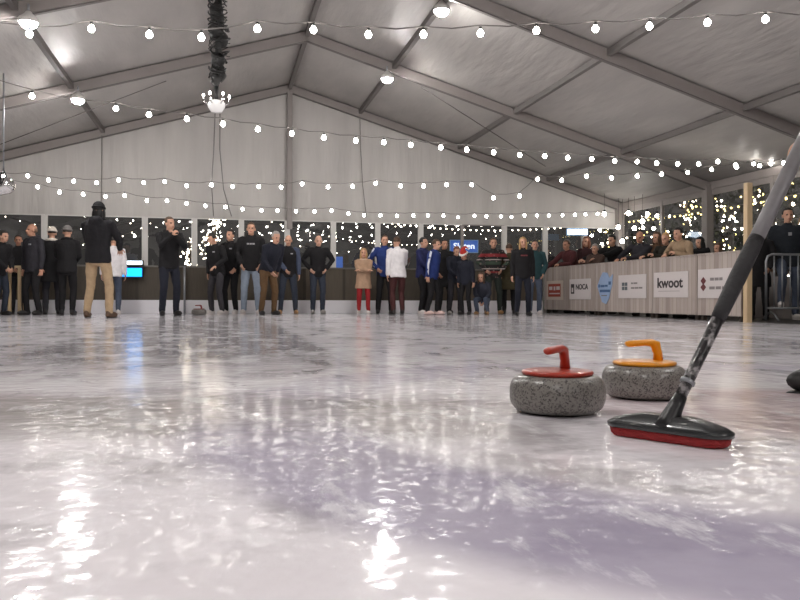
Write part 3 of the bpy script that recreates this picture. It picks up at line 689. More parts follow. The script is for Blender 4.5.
stone(ground(644.5, F / 284.), -YAW + radians(14), srgb(226, 146, 14), 'yellow handled granite curling stone behind the broom', .05)
stone(ground(199, 15.6), radians(20), srgb(130, 40, 42), 'distant curling stone lying on the ice between two groups')

# ------------------------------------------------------------------ broom
hl, hr = at_depth(617, 430, 2.03), at_depth(726, 446, 1.83)
hc = (hl + hr) / 2; ang = atan2(hr.y - hl.y, hr.x - hl.x)
root = empty('curling_broom', (hc.x, hc.y, 0), ang); tag(root, 'black curling broom with a red pad sweeping in front of stones', 'broom')
def stadium(bm, L, W, z0, z1, L2, W2, seg=10, mi=0, mid=None):
    lv = [(z0, L, W)] + (mid or []) + [(z1, L2, W2)]; R = []
    for z, l, w in lv:
        ring = []
        for s in (1, -1):
            for i in range(seg + 1):
                a = -pi / 2 + pi * i / seg; ring.append(bm.verts.new((s * (l / 2 - w / 2 + w / 2 * cos(a)), s * w / 2 * sin(a), z)))
        R.append(ring)
    for a, b in zip(R, R[1:]):
        for i in range(len(a)): f = bm.faces.new((a[i], a[(i + 1) % len(a)], b[(i + 1) % len(a)], b[i])); f.material_index = mi
    f = bm.faces.new(R[0]); f.material_index = mi; f = bm.faces.new(R[-1]); f.material_index = mi
HL = (hr - hl).length + .035
bm = bmesh.new(); stadium(bm, HL - .03, .075, .002, .026, HL - .008, .084, mid=[(.008, HL - .016, .082)]); finish('red_pad', bm, mat('red broom pad', srgb(140, 26, 28), .7, noise=.3, nscale=60, bump=.4, stretch=(1, 4, 1)), root)
bm = bmesh.new(); stadium(bm, HL, .09, .024, .062, HL * .45, .045, mid=[(.034, HL + .004, .092), (.044, HL - .03, .08), (.053, HL * .72, .06)])
finish('head_shell', bm, mat('black broom shell', srgb(40, 42, 44), .28, noise=.35, nscale=40, coat=.4), root)
inv = Matrix.Translation((hc.x, hc.y, 0)) @ Matrix.Rotation(ang, 4, 'Z'); inv.invert()
s0 = at_depth(671, 416, 1.92); s1 = at_depth(803, 138, 2.1); sd = (s1 - s0).normalized()
P = lambda t: inv @ (s0 + sd * t)
bm = bmesh.new(); tube(bm, [P(-.035), P(-.01), P(.03), P(.06)], [.028, .025, .019, .016], 16); finish('swivel_joint', bm, M_BLACKP, root)
def shaft_mat():
    m, nt, b = nodes('speckled carbon shaft'); L = nt.links; N = nt.nodes.new
    tc = N('ShaderNodeTexCoord'); n = N('ShaderNodeTexNoise'); n.inputs['Scale'].default_value = 55; n.inputs['Detail'].default_value = 3; L.new(tc.outputs['Object'], n.inputs[0])
    r = N('ShaderNodeValToRGB'); L.new(n.outputs[0], r.inputs[0]); e = r.color_ramp.elements
    e[0].position = .5; e[0].color = (*srgb(28, 26, 28), 1); e[1].position = .66; e[1].color = (*srgb(150, 146, 146), 1)
    L.new(r.outputs[0], b.inputs['Base Color']); b.inputs['Roughness'].default_value = .3; b.inputs['Coat Weight'].default_value = .3
    return m
bm = bmesh.new(); tube(bm, [P(.04), P(.12), P(.45)], [.0145, .0145, .0175], 20); finish('carbon_shaft', bm, shaft_mat(), root)
bm = bmesh.new(); tube(bm, [P(.095), P(.105)], [.0185, .0185], 20); finish('collar_ring', bm, M_STEEL, root)
bm = bmesh.new(); tube(bm, [P(.28), P(.31), P(.40), P(.50), P(.53)], [.0175, .0195, .0215, .021, .019], 20); finish('grip_sleeve', bm, mat('black grip sleeve', srgb(34, 32, 34), .6, noise=.4, nscale=60, bump=.3), root)
bm = bmesh.new(); tube(bm, [P(.45), P(.6), P(1.19)], [.0185, .019, .019], 20); finish('grey_upper_shaft', bm, mat('silver grey shaft', srgb(122, 119, 121), .4, .1, noise=.25, nscale=30), root)
bm = bmesh.new(); tube(bm, [P(1.18), P(1.2), P(1.22)], [.021, .021, .012], 16); finish('end_cap', bm, M_BLACKP, root)
#PEOPLE-BEGIN
# ------------------------------------------------------------------ people
def remesh(bm, vox, mats, name, smooth=3, dec=1.0, fold=0., seed=0, classify=None):
    from mathutils import noise as mn
    bmesh.ops.recalc_face_normals(bm, faces=bm.faces[:])
    me = D.meshes.new('tmp'); bm.to_mesh(me); bm.free(); o = D.objects.new('tmp', me); C.objects.link(o)
    r = o.modifiers.new('r', 'REMESH'); r.mode = 'VOXEL'; r.voxel_size = vox
    s = o.modifiers.new('s', 'SMOOTH'); s.factor = .5; s.iterations = smooth
    if dec < 1: d = o.modifiers.new('d', 'DECIMATE'); d.ratio = dec
    dg = bpy.context.evaluated_depsgraph_get(); out = D.meshes.new_from_object(o.evaluated_get(dg))
    D.objects.remove(o); D.meshes.remove(me); out.name = name; out.materials.clear()
    for m in mats: out.materials.append(m)
    if fold:
        off = Vector((seed * 3.1, seed * 1.7, 0)); nr = [v.normal.copy() for v in out.vertices]
        for v, n in zip(out.vertices, nr):
            p = v.co + off; v.co += n * (fold * (mn.noise(Vector((p.x * 11, p.y * 11, p.z * 7))) + .5 * mn.noise(p * 24)))
    if classify:
        for p in out.polygons: p.material_index = classify(p.center)
    out.polygons.foreach_set('use_smooth', [True] * len(out.polygons)); out.update()
    return out
def child(name, me, root):
    o = D.objects.new(name, me); C.objects.link(o); o.parent = root; return o
def ik(a, b, la, lb, pole):
    d = b - a; L = min(d.length, (la + lb) * .995); dr = d.normalized(); b = a + dr * L
    x = (la * la - lb * lb + L * L) / (2 * L); h = sqrt(max(la * la - x * x, 0))
    pv = pole - dr * pole.dot(dr)
    pv = pv.normalized() if pv.length > 1e-6 else dr.orthogonal().normalized()
    return a + dr * x + pv * h, b
M_EYE = mat('dark eye', srgb(30, 24, 22), .3)
M_LIP = mat('lips', srgb(150, 84, 76), .5)
def skin(i): c = [(196, 150, 126), (180, 132, 108), (206, 162, 140)][i % 3]; return mat('skin tone %d' % (i % 3), srgb(*c), .55, noise=.08, nscale=30)
HAIRC = dict(dark=(34, 27, 23), brown=(78, 56, 40), grey=(150, 146, 142), blond=(176, 140, 92), red=(110, 60, 38), black=(20, 18, 18), thin=(120, 92, 74))
ARMS = {  # wrist target (side, y, z), elbow pole, hand bend
    'down': ((.255, -.02, .83), (.3, .6, 0)), 'pocket': ((.185, -.13, .97), (.8, .7, -.2)), 'akimbo': ((.185, -.07, 1.03), (1, .35, -.1)),
    'folded': ((-.10, -.23, 1.20), (.5, -.1, -1)), 'mouth': ((.035, -.235, 1.44), (.7, -.1, -1)), 'front': ((.07, -.26, 1.03), (.7, .3, -.5)),
    'rail': ((.17, -.42, 1.17), (.9, .3, -.6)), 'hang': ((.14, -.52, .96), (.6, .2, -.6)), 'face': ((.05, -.24, 1.42), (.6, -.2, -1)), 'bent': ((.23, -.27, 1.08), (.6, .5, -.4)), 'back': ((.20, .10, .95), (.6, .6, 0))}
def hand(bm, w, d, n, side, k, curl=.35, r=.0088):
    d = d.normalized(); n = (n - d * n.dot(d)); n = n.normalized() if n.length > 1e-5 else d.orthogonal().normalized(); u = d.cross(n) * side
    M = Matrix((u, d, n)).transposed()
    ellipsoid(bm, w + d * .05 * k, (.041 * k, .056 * k, .017 * k), M, u=12, v=8)
    for i, L in enumerate((.062, .074, .080, .072)):
        o = (i - 1.5) * .021 * k; b = w + d * .085 * k - u * o; s = (-u * (i - 1.5) * .11)
        c = curl * (1.15 - .08 * i); p1 = b + (d * cos(c * .6) + n * sin(c * .6) + s) * L * .45 * k; p2 = p1 + (d * cos(c * 1.5) + n * sin(c * 1.5) + s) * L * .32 * k; p3 = p2 + (d * cos(c * 2.4) + n * sin(c * 2.4) + s) * L * .26 * k
        tube(bm, [b - d * .02 * k, b, p1, p2, p3], [r * k * 1.1, r * k * 1.08, r * k, r * k * .92, r * k * .8], 8, round_ends=True)
    b = w + d * .022 * k - u * .03 * k * -1
    p1 = b + (u * .75 + d * .55 + n * .25).normalized() * .038 * k; p2 = p1 + (u * .35 + d * .8 + n * .4).normalized() * .034 * k
    tube(bm, [b - u * .015 * k, b, p1, p2], [.013 * k, .012 * k, .0105 * k, .009 * k], 8, round_ends=True)

npers = [0]
def person(label, pos, rotz, H, jacket, trousers, shoe, hair='short', hc='dark', arms=('down', 'down'), lean=0., side=0., stance=.24, step=0., drop=0., back=0., hyaw=0., hpitch=0., sk=0, hem=.84, hat=None, hood=False, sleeve=None, stripes=None, chest=None, fur=False, boots=None, collar=None, group=None, wide=1., bighead=1., targets=None, feet=None, vox=.0085, headroll=0.):
    npers[0] += 1; seed = npers[0]; k = H / 1.785
    root_name = 'person'
    V = lambda x, y, z: Vector((x, y, z)) * k
    piv = V(0, 0, .95); R = Matrix.Rotation(lean, 3, 'X') @ Matrix.Rotation(side, 3, 'Y'); off = V(0, back, -drop)
    U = lambda p: R @ (p - piv) + piv + off          # upper body
    # joints
    hips = {s: V(.09 * s * wide, 0, .93) + off for s in (-1, 1)}
    if feet is None: feet = {s: V(stance / 2 * s, -step / 2 * s, .085) for s in (-1, 1)}
    else: feet = {s: Vector(feet[s]) for s in (-1, 1)}
    legs = {}
    for s in (-1, 1):
        kn, an = ik(hips[s], feet[s], .435 * k, .425 * k, Vector((.12 * s, -1, .0))); legs[s] = (hips[s], kn, an)
    sh = {s: U(V(.185 * s * wide, .0, 1.455)) for s in (-1, 1)}
    arm = {}
    for s, a in zip((-1, 1), arms):
        t, pl = ARMS[a]
        tg = Vector(targets[s]) if targets and s in targets else U(V(t[0] * s, t[1], t[2]))
        el, wr = ik(sh[s], tg, .285 * k, .265 * k, R @ Vector((pl[0] * s, pl[1], pl[2]))); arm[s] = (sh[s], el, wr)
    hr = U(V(0, -.02, 1.535)); HR = R @ Matrix.Rotation(hyaw, 3, 'Z') @ Matrix.Rotation(hpitch, 3, 'X') @ Matrix.Rotation(headroll, 3, 'Y'); kh = k * bighead
    hcn = hr + HR @ (Vector((0, -.012, .125)) * kh)
    HD = lambda x, y, z: hcn + HR @ (Vector((x, y, z)) * kh)
    # ---- body, one skin
    bm = bmesh.new()
    def rings(b, prof, infl):
        seg = 18; Rr = []
        for z, rx, ry, cy in prof:
            Rr.append([b.verts.new(U(V(0, cy, z) + Vector(((rx * wide + infl) * k * cos(2 * pi * q / seg), (ry + infl) * k * sin(2 * pi * q / seg), 0)))) for q in range(seg)])
        for a, c in zip(Rr, Rr[1:]):
            for q in range(seg): b.faces.new((a[q], a[(q + 1) % seg], c[(q + 1) % seg], c[q]))
        b.faces.new(Rr[0]); b.faces.new(Rr[-1])
    torso = [(.86, .12, .08, .01), (.92, .15, .10, .01), (1.0, .155, .105, .008), (1.1, .142, .10, 0), (1.22, .152, .108, -.004), (1.34, .168, .114, -.002), (1.42, .165, .10, .004), (1.475, .12, .075, .008), (1.51, .06, .055, .005)]
    rings(bm, torso, -.012)
    tube(bm, [U(V(0, .0, 1.44)), U(V(0, -.008, 1.53)), HD(0, .012, -.05)], [.062 * k, .052 * k, .052 * kh], 12, round_ends=True)
    ellipsoid(bm, HD(0, .012, .022), (.075 * kh, .093 * kh, .098 * kh), HR)
    ellipsoid(bm, HD(0, -.026, -.055), (.057 * kh, .066 * kh, .072 * kh), HR)
    ellipsoid(bm, HD(0, -.096, -.022), (.013 * kh, .020 * kh, .026 * kh), HR, u=8, v=6)
    ellipsoid(bm, HD(0, -.078, .022), (.048 * kh, .014 * kh, .012 * kh), HR, u=10, v=6)
    ellipsoid(bm, HD(0, -.082, -.066), (.024 * kh, .012 * kh, .010 * kh), HR, u=10, v=6)
    for s in (-1, 1): ellipsoid(bm, HD(.077 * s, .012, -.012), (.012 * kh, .022 * kh, .034 * kh), HR, u=8, v=6)
    for s in (-1, 1):
        a, e, w = arm[s]; d = (w - e).normalized()
        tube(bm, [a, a.lerp(e, .5), e, e.lerp(w, .4), w], [.034 * k, .040 * k, .038 * k, .038 * k, .026 * k], 10, round_ends=True)
        hd = d if arms[(s + 1) // 2] not in ('akimbo',) else (R @ Vector((-.4 * s, -.5, -.5)))
        hand(bm, w, hd, R @ Vector((-s * .8, .2, 0)) if abs(d.z) > .6 else R @ Vector((0, .1, -1)), s, k, curl=.35 if arms[(s + 1) // 2] not in ('rail', 'mouth', 'face') else .75)
        h_, kn, an = legs[s]; tube(bm, [h_, kn, an], [.075 * k, .05 * k, .036 * k], 10, round_ends=True); ellipsoid(bm, an + V(0, -.04, -.045), (.036 * k, .10 * k, .03 * k), u=10, v=6)
    inv_h = HR.transposed()
    def cls(c):
        q = inv_h @ (c - hcn) / kh
        if q.y < -.05:
            for s in (-1, 1):
                if (q.x - .031 * s) ** 2 + (q.z - .002) ** 2 < .0115 ** 2: return 1
            if abs(q.x) < .024 and abs(q.z + .067) < .0075: return 2
        return 0
    body = remesh(bm, vox * k, [skin(sk), M_EYE, M_LIP], 'person', smooth=2, dec=.4, classify=cls)
    root = D.objects.new('person', body); C.objects.link(root); root.location = pos; root.rotation_euler.z = rotz
    tag(root, label, 'person', group)
    # ---- upper garment
    bm = bmesh.new(); tz = [t for t in torso]
    prof = [(hem, .158, .108, .012)] if hem < .86 else []
    if hem < .75: prof = [(hem, .19, .145, .01), (.80, .175, .125, .012)]
    prof += [(max(.9, hem), .158, .108, .01)] + [t for t in torso if t[0] > .93 and t[0] < 1.49] + [(1.50, .075, .07, .006)]
    if drop > .2: prof = prof[1:] if hem >= .75 else prof
    rings(bm, prof, .032 + (.014 if fur else 0))
    f2 = 1.3 if fur else 1.12
    def arm_sleeves(b, s, lift=0.):
        a, e, w = arm[s]; w2 = e.lerp(w, .96)
        tube(b, [a + R @ V(-.03 * s, 0, .0), a, a.lerp(e, .5), e, e.lerp(w2, .5), w2], [(.066 + lift) * k, (.072 + lift) * k, (.062 + lift) * k * f2, (.056 + lift) * k * f2, (.05 + lift) * k * f2, (.042 + lift) * k * f2], 12, round_ends=True)
    if sleeve is None:
        for s in (-1, 1): arm_sleeves(bm, s)
    tube(bm, [U(V(0, .004, 1.47)), U(V(0, -.004, 1.545))], [.078 * k, .068 * k], 14)
    if hood: ellipsoid(bm, U(V(0, .085, 1.49)), (.115 * k, .075 * k, .085 * k), R)
    jk = child('jacket', remesh(bm, .0135 * k, [jacket], 'jacket', smooth=4, dec=.6, fold=.010 * k * (1.4 if fur else 1), seed=seed), root)
    if sleeve is not None:
        for s in (-1, 1):
            bm = bmesh.new(); arm_sleeves(bm, s); child('sleeve', remesh(bm, .013 * k, [sleeve], 'sleeve', smooth=3, fold=.007 * k, seed=seed + s), root)
    if stripes:
        for s in (-1, 1):
            a, e, w = arm[s]; w2 = e.lerp(w, .93); mid = (a + w) / 2; o_ = (e - mid); o_ = o_ - (w - a).normalized() * o_.dot((w - a).normalized())
            out = R @ Vector((s, 0, 0)); lat = (R @ Vector((s * .9, -.45, .15))).normalized()
            for q in (-1, 0, 1):
                o2 = (lat + R @ Vector((0, .28 * q, .1 * q))).normalized()
                bm = bmesh.new(); tube(bm, [a + o2 * .068 * k + R @ V(0, 0, .02), a.lerp(e, .5) + o2 * .060 * k, e + o2 * .056 * k, e.lerp(w2, .5) + o2 * .049 * k, w2 + o2 * .041 * k], .0085 * k, 6); finish('sleeve_stripe', bm, stripes, jk)
    if chest:
        bm = bmesh.new()
        for (xa, xb, za, zb) in chest[1]:
            vs = [bm.verts.new(U(V(x, y, z))) for z in (za, zb) for y in (-.150, -.128) for x in (xa, xb)]
            for q in ((0, 2, 3, 1), (4, 5, 7, 6), (0, 1, 5, 4), (1, 3, 7, 5), (3, 2, 6, 7), (2, 0, 4, 6)): bm.faces.new([vs[i] for i in q])
        finish('chest_print', bm, chest[0], jk, smooth=False)
    if collar is not None:
        bm = bmesh.new(); tube(bm, [U(V(.085 * cos(a), -.01 + .08 * sin(a), 1.505 + .02 * sin(a))) for a in [2 * pi * i / 14 for i in range(15)]], .034 * k, 8); finish('scarf', bm, collar, root)
    # ---- trousers and shoes
    bm = bmesh.new(); seg = 16; Rr = []
    for z, rx, ry in ((.80, .10, .085), (.86, .145, .105), (.95, .158, .112), (1.03, .15, .108)):
        Rr.append([bm.verts.new(V(0, .008, z) + off + Vector(((rx * wide + .012) * k * cos(2 * pi * q / seg), (ry + .010) * k * sin(2 * pi * q / seg), 0))) for q in range(seg)])
    for a, c in zip(Rr, Rr[1:]):
        for q in range(seg): bm.faces.new((a[q], a[(q + 1) % seg], c[(q + 1) % seg], c[q]))
    bm.faces.new(Rr[0]); bm.faces.new(Rr[-1])
    for s in (-1, 1):
        h_, kn, an = legs[s]; a2 = kn.lerp(an, .97)
        tube(bm, [h_, h_.lerp(kn, .5), kn, kn.lerp(a2, .45), a2], [.092 * k, .085 * k, .068 * k, .064 * k, .055 * k], 12, round_ends=True)
    child('trousers', remesh(bm, .0135 * k, [trousers], 'trousers', smooth=3, dec=.6, fold=.008 * k, seed=seed + 50), root)
    for s in (-1, 1):
        h_, kn, an = legs[s]; bm = bmesh.new(); a = .18 * s; Mz = Matrix.Rotation(a, 3, 'Z'); base = an.z - .085 * k
        ellipsoid(bm, Vector((0, -.055 * k, .045 * k)), (.047 * k, .145 * k, .052 * k), u=16, v=10)
        ellipsoid(bm, Vector((0, .01 * k, .07 * k)), (.045 * k, .06 * k, .055 * k), u=12, v=8)
        if boots: tube(bm, [V(0, 0, .06), V(0, .005, .16), V(0, .005, .22)], [.058 * k, .062 * k, .07 * k], 12, round_ends=True)
        for v in bm.verts: v.co.z = max(v.co.z, .002); v.co = Mz @ v.co + Vector((an.x, an.y, base))
        sh_o = finish('shoe', bm, boots or shoe, root)
        bm = bmesh.new(); ellipsoid(bm, Vector((0, -.053 * k, .0)), (.048 * k, .147 * k, .014 * k), u=16, v=6)
        for v in bm.verts: v.co.z = max(v.co.z, 0); v.co = Mz @ v.co + Vector((an.x, an.y, base))
        finish('sole', bm, M_RUBBER if shoe not in (WHITE_SHOE,) else WHITE_SHOE, sh_o)
    # ---- hair and hats
    hm = mat('hair ' + hc, srgb(*HAIRC[hc]), .6, noise=.3, nscale=40, bump=.4, stretch=(1, 1, .2))
    def cap(bm2, c, r, zlo=-.35, face=.45, amp=.03):
        def wp(p):
            f = 1 + amp * sin(14 * p.x + seed) * cos(11 * p.z + 9 * p.y)
            if p.y < -.30 and p.z < face: f *= .80
            if p.z < zlo: f *= .86
            return f
        ellipsoid(bm2, HD(*c), [v * kh for v in r], HR, u=24, v=16, warp=wp)
    if hair != 'none' and hat != 'santa':
        bm = bmesh.new()
        if hair == 'bald': cap(bm, (0, .03, -.008), (.079, .082, .072), -.5, 1.2, .0)
        else: cap(bm, (0, .020, .030), (.085, .100, .101), -.30)
        if hair == 'long':
            ellipsoid(bm, HD(0, .055, -.08), (.088 * kh, .052 * kh, .15 * kh), HR)
            for s in (-1, 1): ellipsoid(bm, HD(.072 * s, .0, -.075), (.026 * kh, .045 * kh, .12 * kh), HR, u=10, v=8)
        if hair == 'bun': ellipsoid(bm, HD(0, .12, .06), (.04 * kh, .04 * kh, .04 * kh), HR)
        finish('hair', bm, hm, root)
    if hat == 'santa':
        red = cloth('santa red', 176, 52, 44); bm = bmesh.new()
        tube(bm, [HD(0, .01, .03), HD(.0, .01, .10), HD(.01, .03, .16), HD(.05, .07, .19), HD(.1, .09, .15)], [.094 * kh, .082 * kh, .055 * kh, .03 * kh, .014 * kh], 14, round_ends=True); ht = finish('santa_hat', bm, red, root)
        bm = bmesh.new(); wf = cloth('white fleece', 228, 222, 216)
        tube(bm, [HD(.088 * cos(a), .006 + .102 * sin(a), .038 + .02 * sin(a)) for a in [2 * pi * i / 18 for i in range(19)]], .026 * kh, 8); finish('fleece_trim', bm, wf, ht)
        bm = bmesh.new(); ellipsoid(bm, HD(.115, .1, .13), (.028 * kh,) * 3, u=10, v=8); finish('pompom', bm, wf, ht)
    elif hat is not None:
        bm = bmesh.new(); cap(bm, (0, .014, .045), (.090, .108, .098), -.12, .12, .01); ht = finish('beanie', bm, hat, root)
        bm = bmesh.new(); tube(bm, [HD(.086 * cos(a), .012 + .102 * sin(a), .040 + .012 * sin(a)) for a in [2 * pi * i / 18 for i in range(19)]], .018 * kh, 8); finish('beanie_cuff', bm, hat, ht)
    return root

WHITE_SHOE = mat('white shoe', srgb(215, 208, 205), .5, noise=.06)
S_BLACK = mat('black leather shoe', srgb(30, 28, 28), .45, noise=.2); S_TAN = mat('tan shoe', srgb(170, 132, 92), .6, noise=.15); S_GREY = mat('grey shoe', srgb(150, 146, 142), .6, noise=.1); S_BROWN = mat('brown shoe', srgb(88, 66, 50), .6, noise=.2)
BLACK, NAVY, CHAR, DGREY = cloth('black', 30, 29, 31), cloth('navy', 34, 36, 46), cloth('charcoal', 46, 45, 50), cloth('dark grey', 60, 58, 62)
JEANS, LJEANS, DJEANS, BEIGE = cloth('blue jeans', 78, 86, 102), cloth('light jeans', 132, 142, 156), cloth('dark jeans', 48, 53, 64), cloth('beige chino', 176, 152, 122)
BROWN, MAROON, OLIVE, WHITEJ = cloth('brown', 92, 70, 48), cloth('maroon', 76, 40, 42), cloth('olive', 72, 66, 48), cloth('white', 226, 222, 224)
BLUE, TEAL, REDT, FURC = cloth('royal blue', 40, 56, 112), cloth('teal', 44, 70, 74), cloth('red', 150, 40, 44), cloth('beige fur', 170, 140, 116)
DKRED, DKGREEN, CREAM, PATT = cloth('dark red brown', 70, 40, 40), cloth('dark green', 44, 50, 46), cloth('cream', 150, 128, 104), cloth('slate', 72, 80, 100)
STRIPE = mat('white stripe', srgb(214, 216, 224), .6)
P_RED, P_WHITE = mat('faded red print', srgb(120, 50, 54), .7), mat('pale print', srgb(150, 150, 154), .7)
def knit():                          # black jumper with red and white bands
    m, nt, b = nodes('banded knit'); L = nt.links; N = nt.nodes.new
    tc = N('ShaderNodeTexCoord'); sp = N('ShaderNodeSeparateXYZ'); L.new(tc.outputs['Object'], sp.inputs[0])
    r = N('ShaderNodeValToRGB'); mr = N('ShaderNodeMapRange'); mr.inputs[1].default_value = .75; mr.inputs[2].default_value = 1.45; L.new(sp.outputs[2], mr.inputs[0]); L.new(mr.outputs[0], r.inputs[0])
    cr = r.color_ramp; cr.interpolation = 'CONSTANT'; e = cr.elements; k_, rd, wh, gr = srgb(30, 28, 28), srgb(130, 40, 44), srgb(170, 160, 156), srgb(58, 72, 60)
    e[0].position = 0; e[0].color = (*k_, 1); e[1].position = .2; e[1].color = (*rd, 1)
    for p, c in ((.26, k_), (.32, wh), (.35, k_), (.46, gr), (.56, k_), (.60, wh), (.63, k_), (.70, rd), (.80, k_)): x = e.new(p); x.color = (*c, 1)
    v = N('ShaderNodeTexVoronoi'); v.inputs['Scale'].default_value = 14; L.new(tc.outputs['Object'], v.inputs[0])
    lt = N('ShaderNodeMath'); lt.operation = 'LESS_THAN'; lt.inputs[1].default_value = .28; L.new(v.outputs['Distance'], lt.inputs[0])
    ml = N('ShaderNodeMath'); ml.operation = 'MULTIPLY'; ml.inputs[1].default_value = .5; L.new(lt.outputs[0], ml.inputs[0])
    mx = N('ShaderNodeMix'); mx.data_type = 'RGBA'; L.new(ml.outputs[0], mx.inputs[0]); L.new(r.outputs[0], mx.inputs[6]); mx.inputs[7].default_value = (*srgb(150, 120, 116), 1)
    L.new(mx.outputs[2], b.inputs['Base Color']); b.inputs['Roughness'].default_value = .9; return m
KNIT = knit()
def toward(px, deg): return -YAW - (px - 400) / F * .0 + radians(deg)      # 0 faces the viewer, + turns to picture right
def on_ice(label, px, d, H, deg, *a, **k): return person(label, ground(px, d), toward(px, deg), H, *a, **k)
txt = [(-.075, -.03, 1.345, 1.375), (-.02, .02, 1.345, 1.375), (.03, .075, 1.345, 1.375)]
small = [(.05, .10, 1.36, 1.385)]
G1 = None
on_ice('person in dark coat cut off by left edge of the view, beside the table', -1, 15.0, 1.62, 70, BLACK, DJEANS, S_BLACK, arms=('front', 'front'), lean=.15, drop=.0)
on_ice('person in black jacket standing behind the bald man in grey hoodie', 18.5, 16.15, 1.62, 20, BLACK, CHAR, S_BLACK, hc='black', arms=('front', 'pocket'), sk=1)
on_ice('balding man in dark grey hoodie and black trousers looking left', 33, 15.2, 1.76, -25, CHAR, BLACK, S_BLACK, hair='bald', hc='thin', arms=('down', 'down'), hood=True, stance=.34, hyaw=-.4, chest=(P_WHITE, small), sk=1)
on_ice('person in cream white beanie and long black coat', 52, 15.9, 1.76, 205, BLACK, CHAR, S_BLACK, hat=cloth('white wool', 226, 216, 204), hem=.66, arms=('pocket', 'pocket'), collar=cloth('white wool', 226, 216, 204))
on_ice('person in grey beanie, black jacket and black trousers, back turned', 67, 15.4, 1.74, 190, BLACK, BLACK, S_BLACK, collar=BLACK, hat=cloth('grey wool', 120, 116, 114), arms=('front', 'front'), stance=.2)
on_ice('tall man in black jacket and beige trousers seen from behind', 98, 13.3, 1.95, 176, cloth('black padded', 34, 33, 36), BEIGE, S_BROWN, hair='long', hc='black', hat=BLACK, collar=BLACK, arms=('bent', 'front'), hood=True, stance=.36, wide=1.08)
on_ice('person in white jacket and blue jeans half hidden behind tall man', 113.5, 15.9, 1.60, 200, WHITEJ, JEANS, WHITE_SHOE, hc='dark', arms=('down', 'down'), lean=.1, stance=.2)
on_ice('man in black jacket and navy trousers with hands held at his mouth', 169, 15.0, 1.88, 35, BLACK, NAVY, S_BLACK, hc='brown', arms=('mouth', 'mouth'), hood=True, stance=.26, hyaw=.35, chest=(P_WHITE, [(-.1, -.07, 1.3, 1.4)]))
on_ice('short-haired person in black jacket and white shoes, head bowed to the left', 217, 16.2, 1.68, -30, BLACK, DGREY, WHITE_SHOE, hc='dark', arms=('down', 'bent'), lean=.12, hyaw=-.3, hpitch=.3, stance=.3, chest=(P_WHITE, small))
on_ice('person in black jacket close behind the head-bowed one', 231, 16.6, 1.78, -20, BLACK, BLACK, WHITE_SHOE, hc='dark', arms=('pocket', 'pocket'), hyaw=-.2, chest=(P_WHITE, small))
on_ice('tall person in black hoodie with pale print and light blue jeans', 251, 16.4, 1.91, 8, BLACK, LJEANS, WHITE_SHOE, hc='brown', arms=('pocket', 'pocket'), hood=True, chest=(P_WHITE, txt), stance=.28)
on_ice('grey-haired man in navy coat and brown trousers leaning forward', 267.5, 15.8, 1.74, 40, NAVY, BROWN, S_BLACK, hair='short', hc='grey', arms=('front', 'down'), lean=.5, stance=.3, hpitch=-.3)
on_ice('bald man in black body warmer with slate blue sleeves and tan shoes', 288, 16.75, 1.68, 10, BLACK, DJEANS, S_TAN, hair='bald', hc='thin', arms=('front', 'down'), sleeve=PATT, lean=.12, stance=.34, chest=(P_WHITE, small))
on_ice('man in black jumper and blue jeans with hands on his hips', 317.5, 17.05, 1.70, 15, BLACK, DJEANS, S_GREY, hair='bald', hc='brown', arms=('akimbo', 'akimbo'), lean=.15, stance=.22, sk=2)
on_ice('child in beige fur coat, red trousers and white boots', 363.5, 17.0, 1.40, 5, FURC, REDT, WHITE_SHOE, hair='long', hc='blond', arms=('folded', 'folded'), fur=True, boots=WHITE_SHOE, hem=.70, bighead=1.1, stance=.26, collar=cloth('pale fur', 196, 168, 146))
on_ice('person in blue striped tracksuit top with one hand on hip, beside the white jacket', 384.5, 17.25, 1.72, 10, BLUE, BLACK, S_BLACK, hc='brown', arms=('akimbo', 'akimbo'), stripes=STRIPE, stance=.3, hpitch=-.1, chest=(P_WHITE, small))
on_ice('person in short white jacket and dark red trousers, back turned', 398, 16.5, 1.64, 200, WHITEJ, DKRED, S_BLACK, hc='brown', arms=('front', 'down'), lean=.1, stance=.22, hyaw=.2)
on_ice('dark-haired person in blue jacket behind the striped tracksuit teenager', 422.5, 17.3, 1.68, 60, cloth('deep blue', 40, 44, 84), BLACK, WHITE_SHOE, hc='black', arms=('front', 'front'), stance=.2)
on_ice('teenager in blue striped tracksuit top and pale shoes, facing right', 432, 16.45, 1.58, 62, BLUE, BLACK, mat('pink white shoe', srgb(214, 184, 178), .5), hc='brown', arms=('down', 'down'), stripes=STRIPE, lean=.12, stance=.22, step=.15)
on_ice('person in long black coat behind the striped tracksuit teenager', 444, 17.6, 1.66, 15, BLACK, BLACK, S_BLACK, hc='black', arms=('pocket', 'pocket'), hem=.64, sk=1)
on_ice('person in navy coat looking down beneath the blue Sloten sign', 454.5, 17.1, 1.48, 20, NAVY, CHAR, S_GREY, hc='red', arms=('front', 'front'), lean=.1, hpitch=.3, stance=.3)
on_ice('child wearing a red santa hat with white trim', 466, 16.45, 1.34, -35, cloth('midnight', 34, 36, 46), BLACK, S_BLACK, arms=('down', 'down'), hat='santa', bighead=1.1, lean=.1, hpitch=.25)
on_ice('brown-haired child in slate top and jeans crouching on the ice', 482.5, 16.6, 1.35, -20, cloth('slate dark', 52, 54, 64), JEANS, S_TAN, hc='brown', hair='long', arms=('front', 'front'), drop=.52, back=.18, lean=.55, stance=.3, hpitch=-.3, bighead=1.08)
on_ice('person in black knitted jumper with red and white bands', 493, 17.15, 1.66, 5, KNIT, DKGREEN, S_TAN, hc='brown', arms=('akimbo', 'akimbo'), stance=.32, wide=1.06)
on_ice('person in olive coat between banded jumper and blonde woman', 509, 17.45, 1.56, 180, OLIVE, BLACK, S_BLACK, hc='brown', arms=('pocket', 'pocket'), hem=.62)
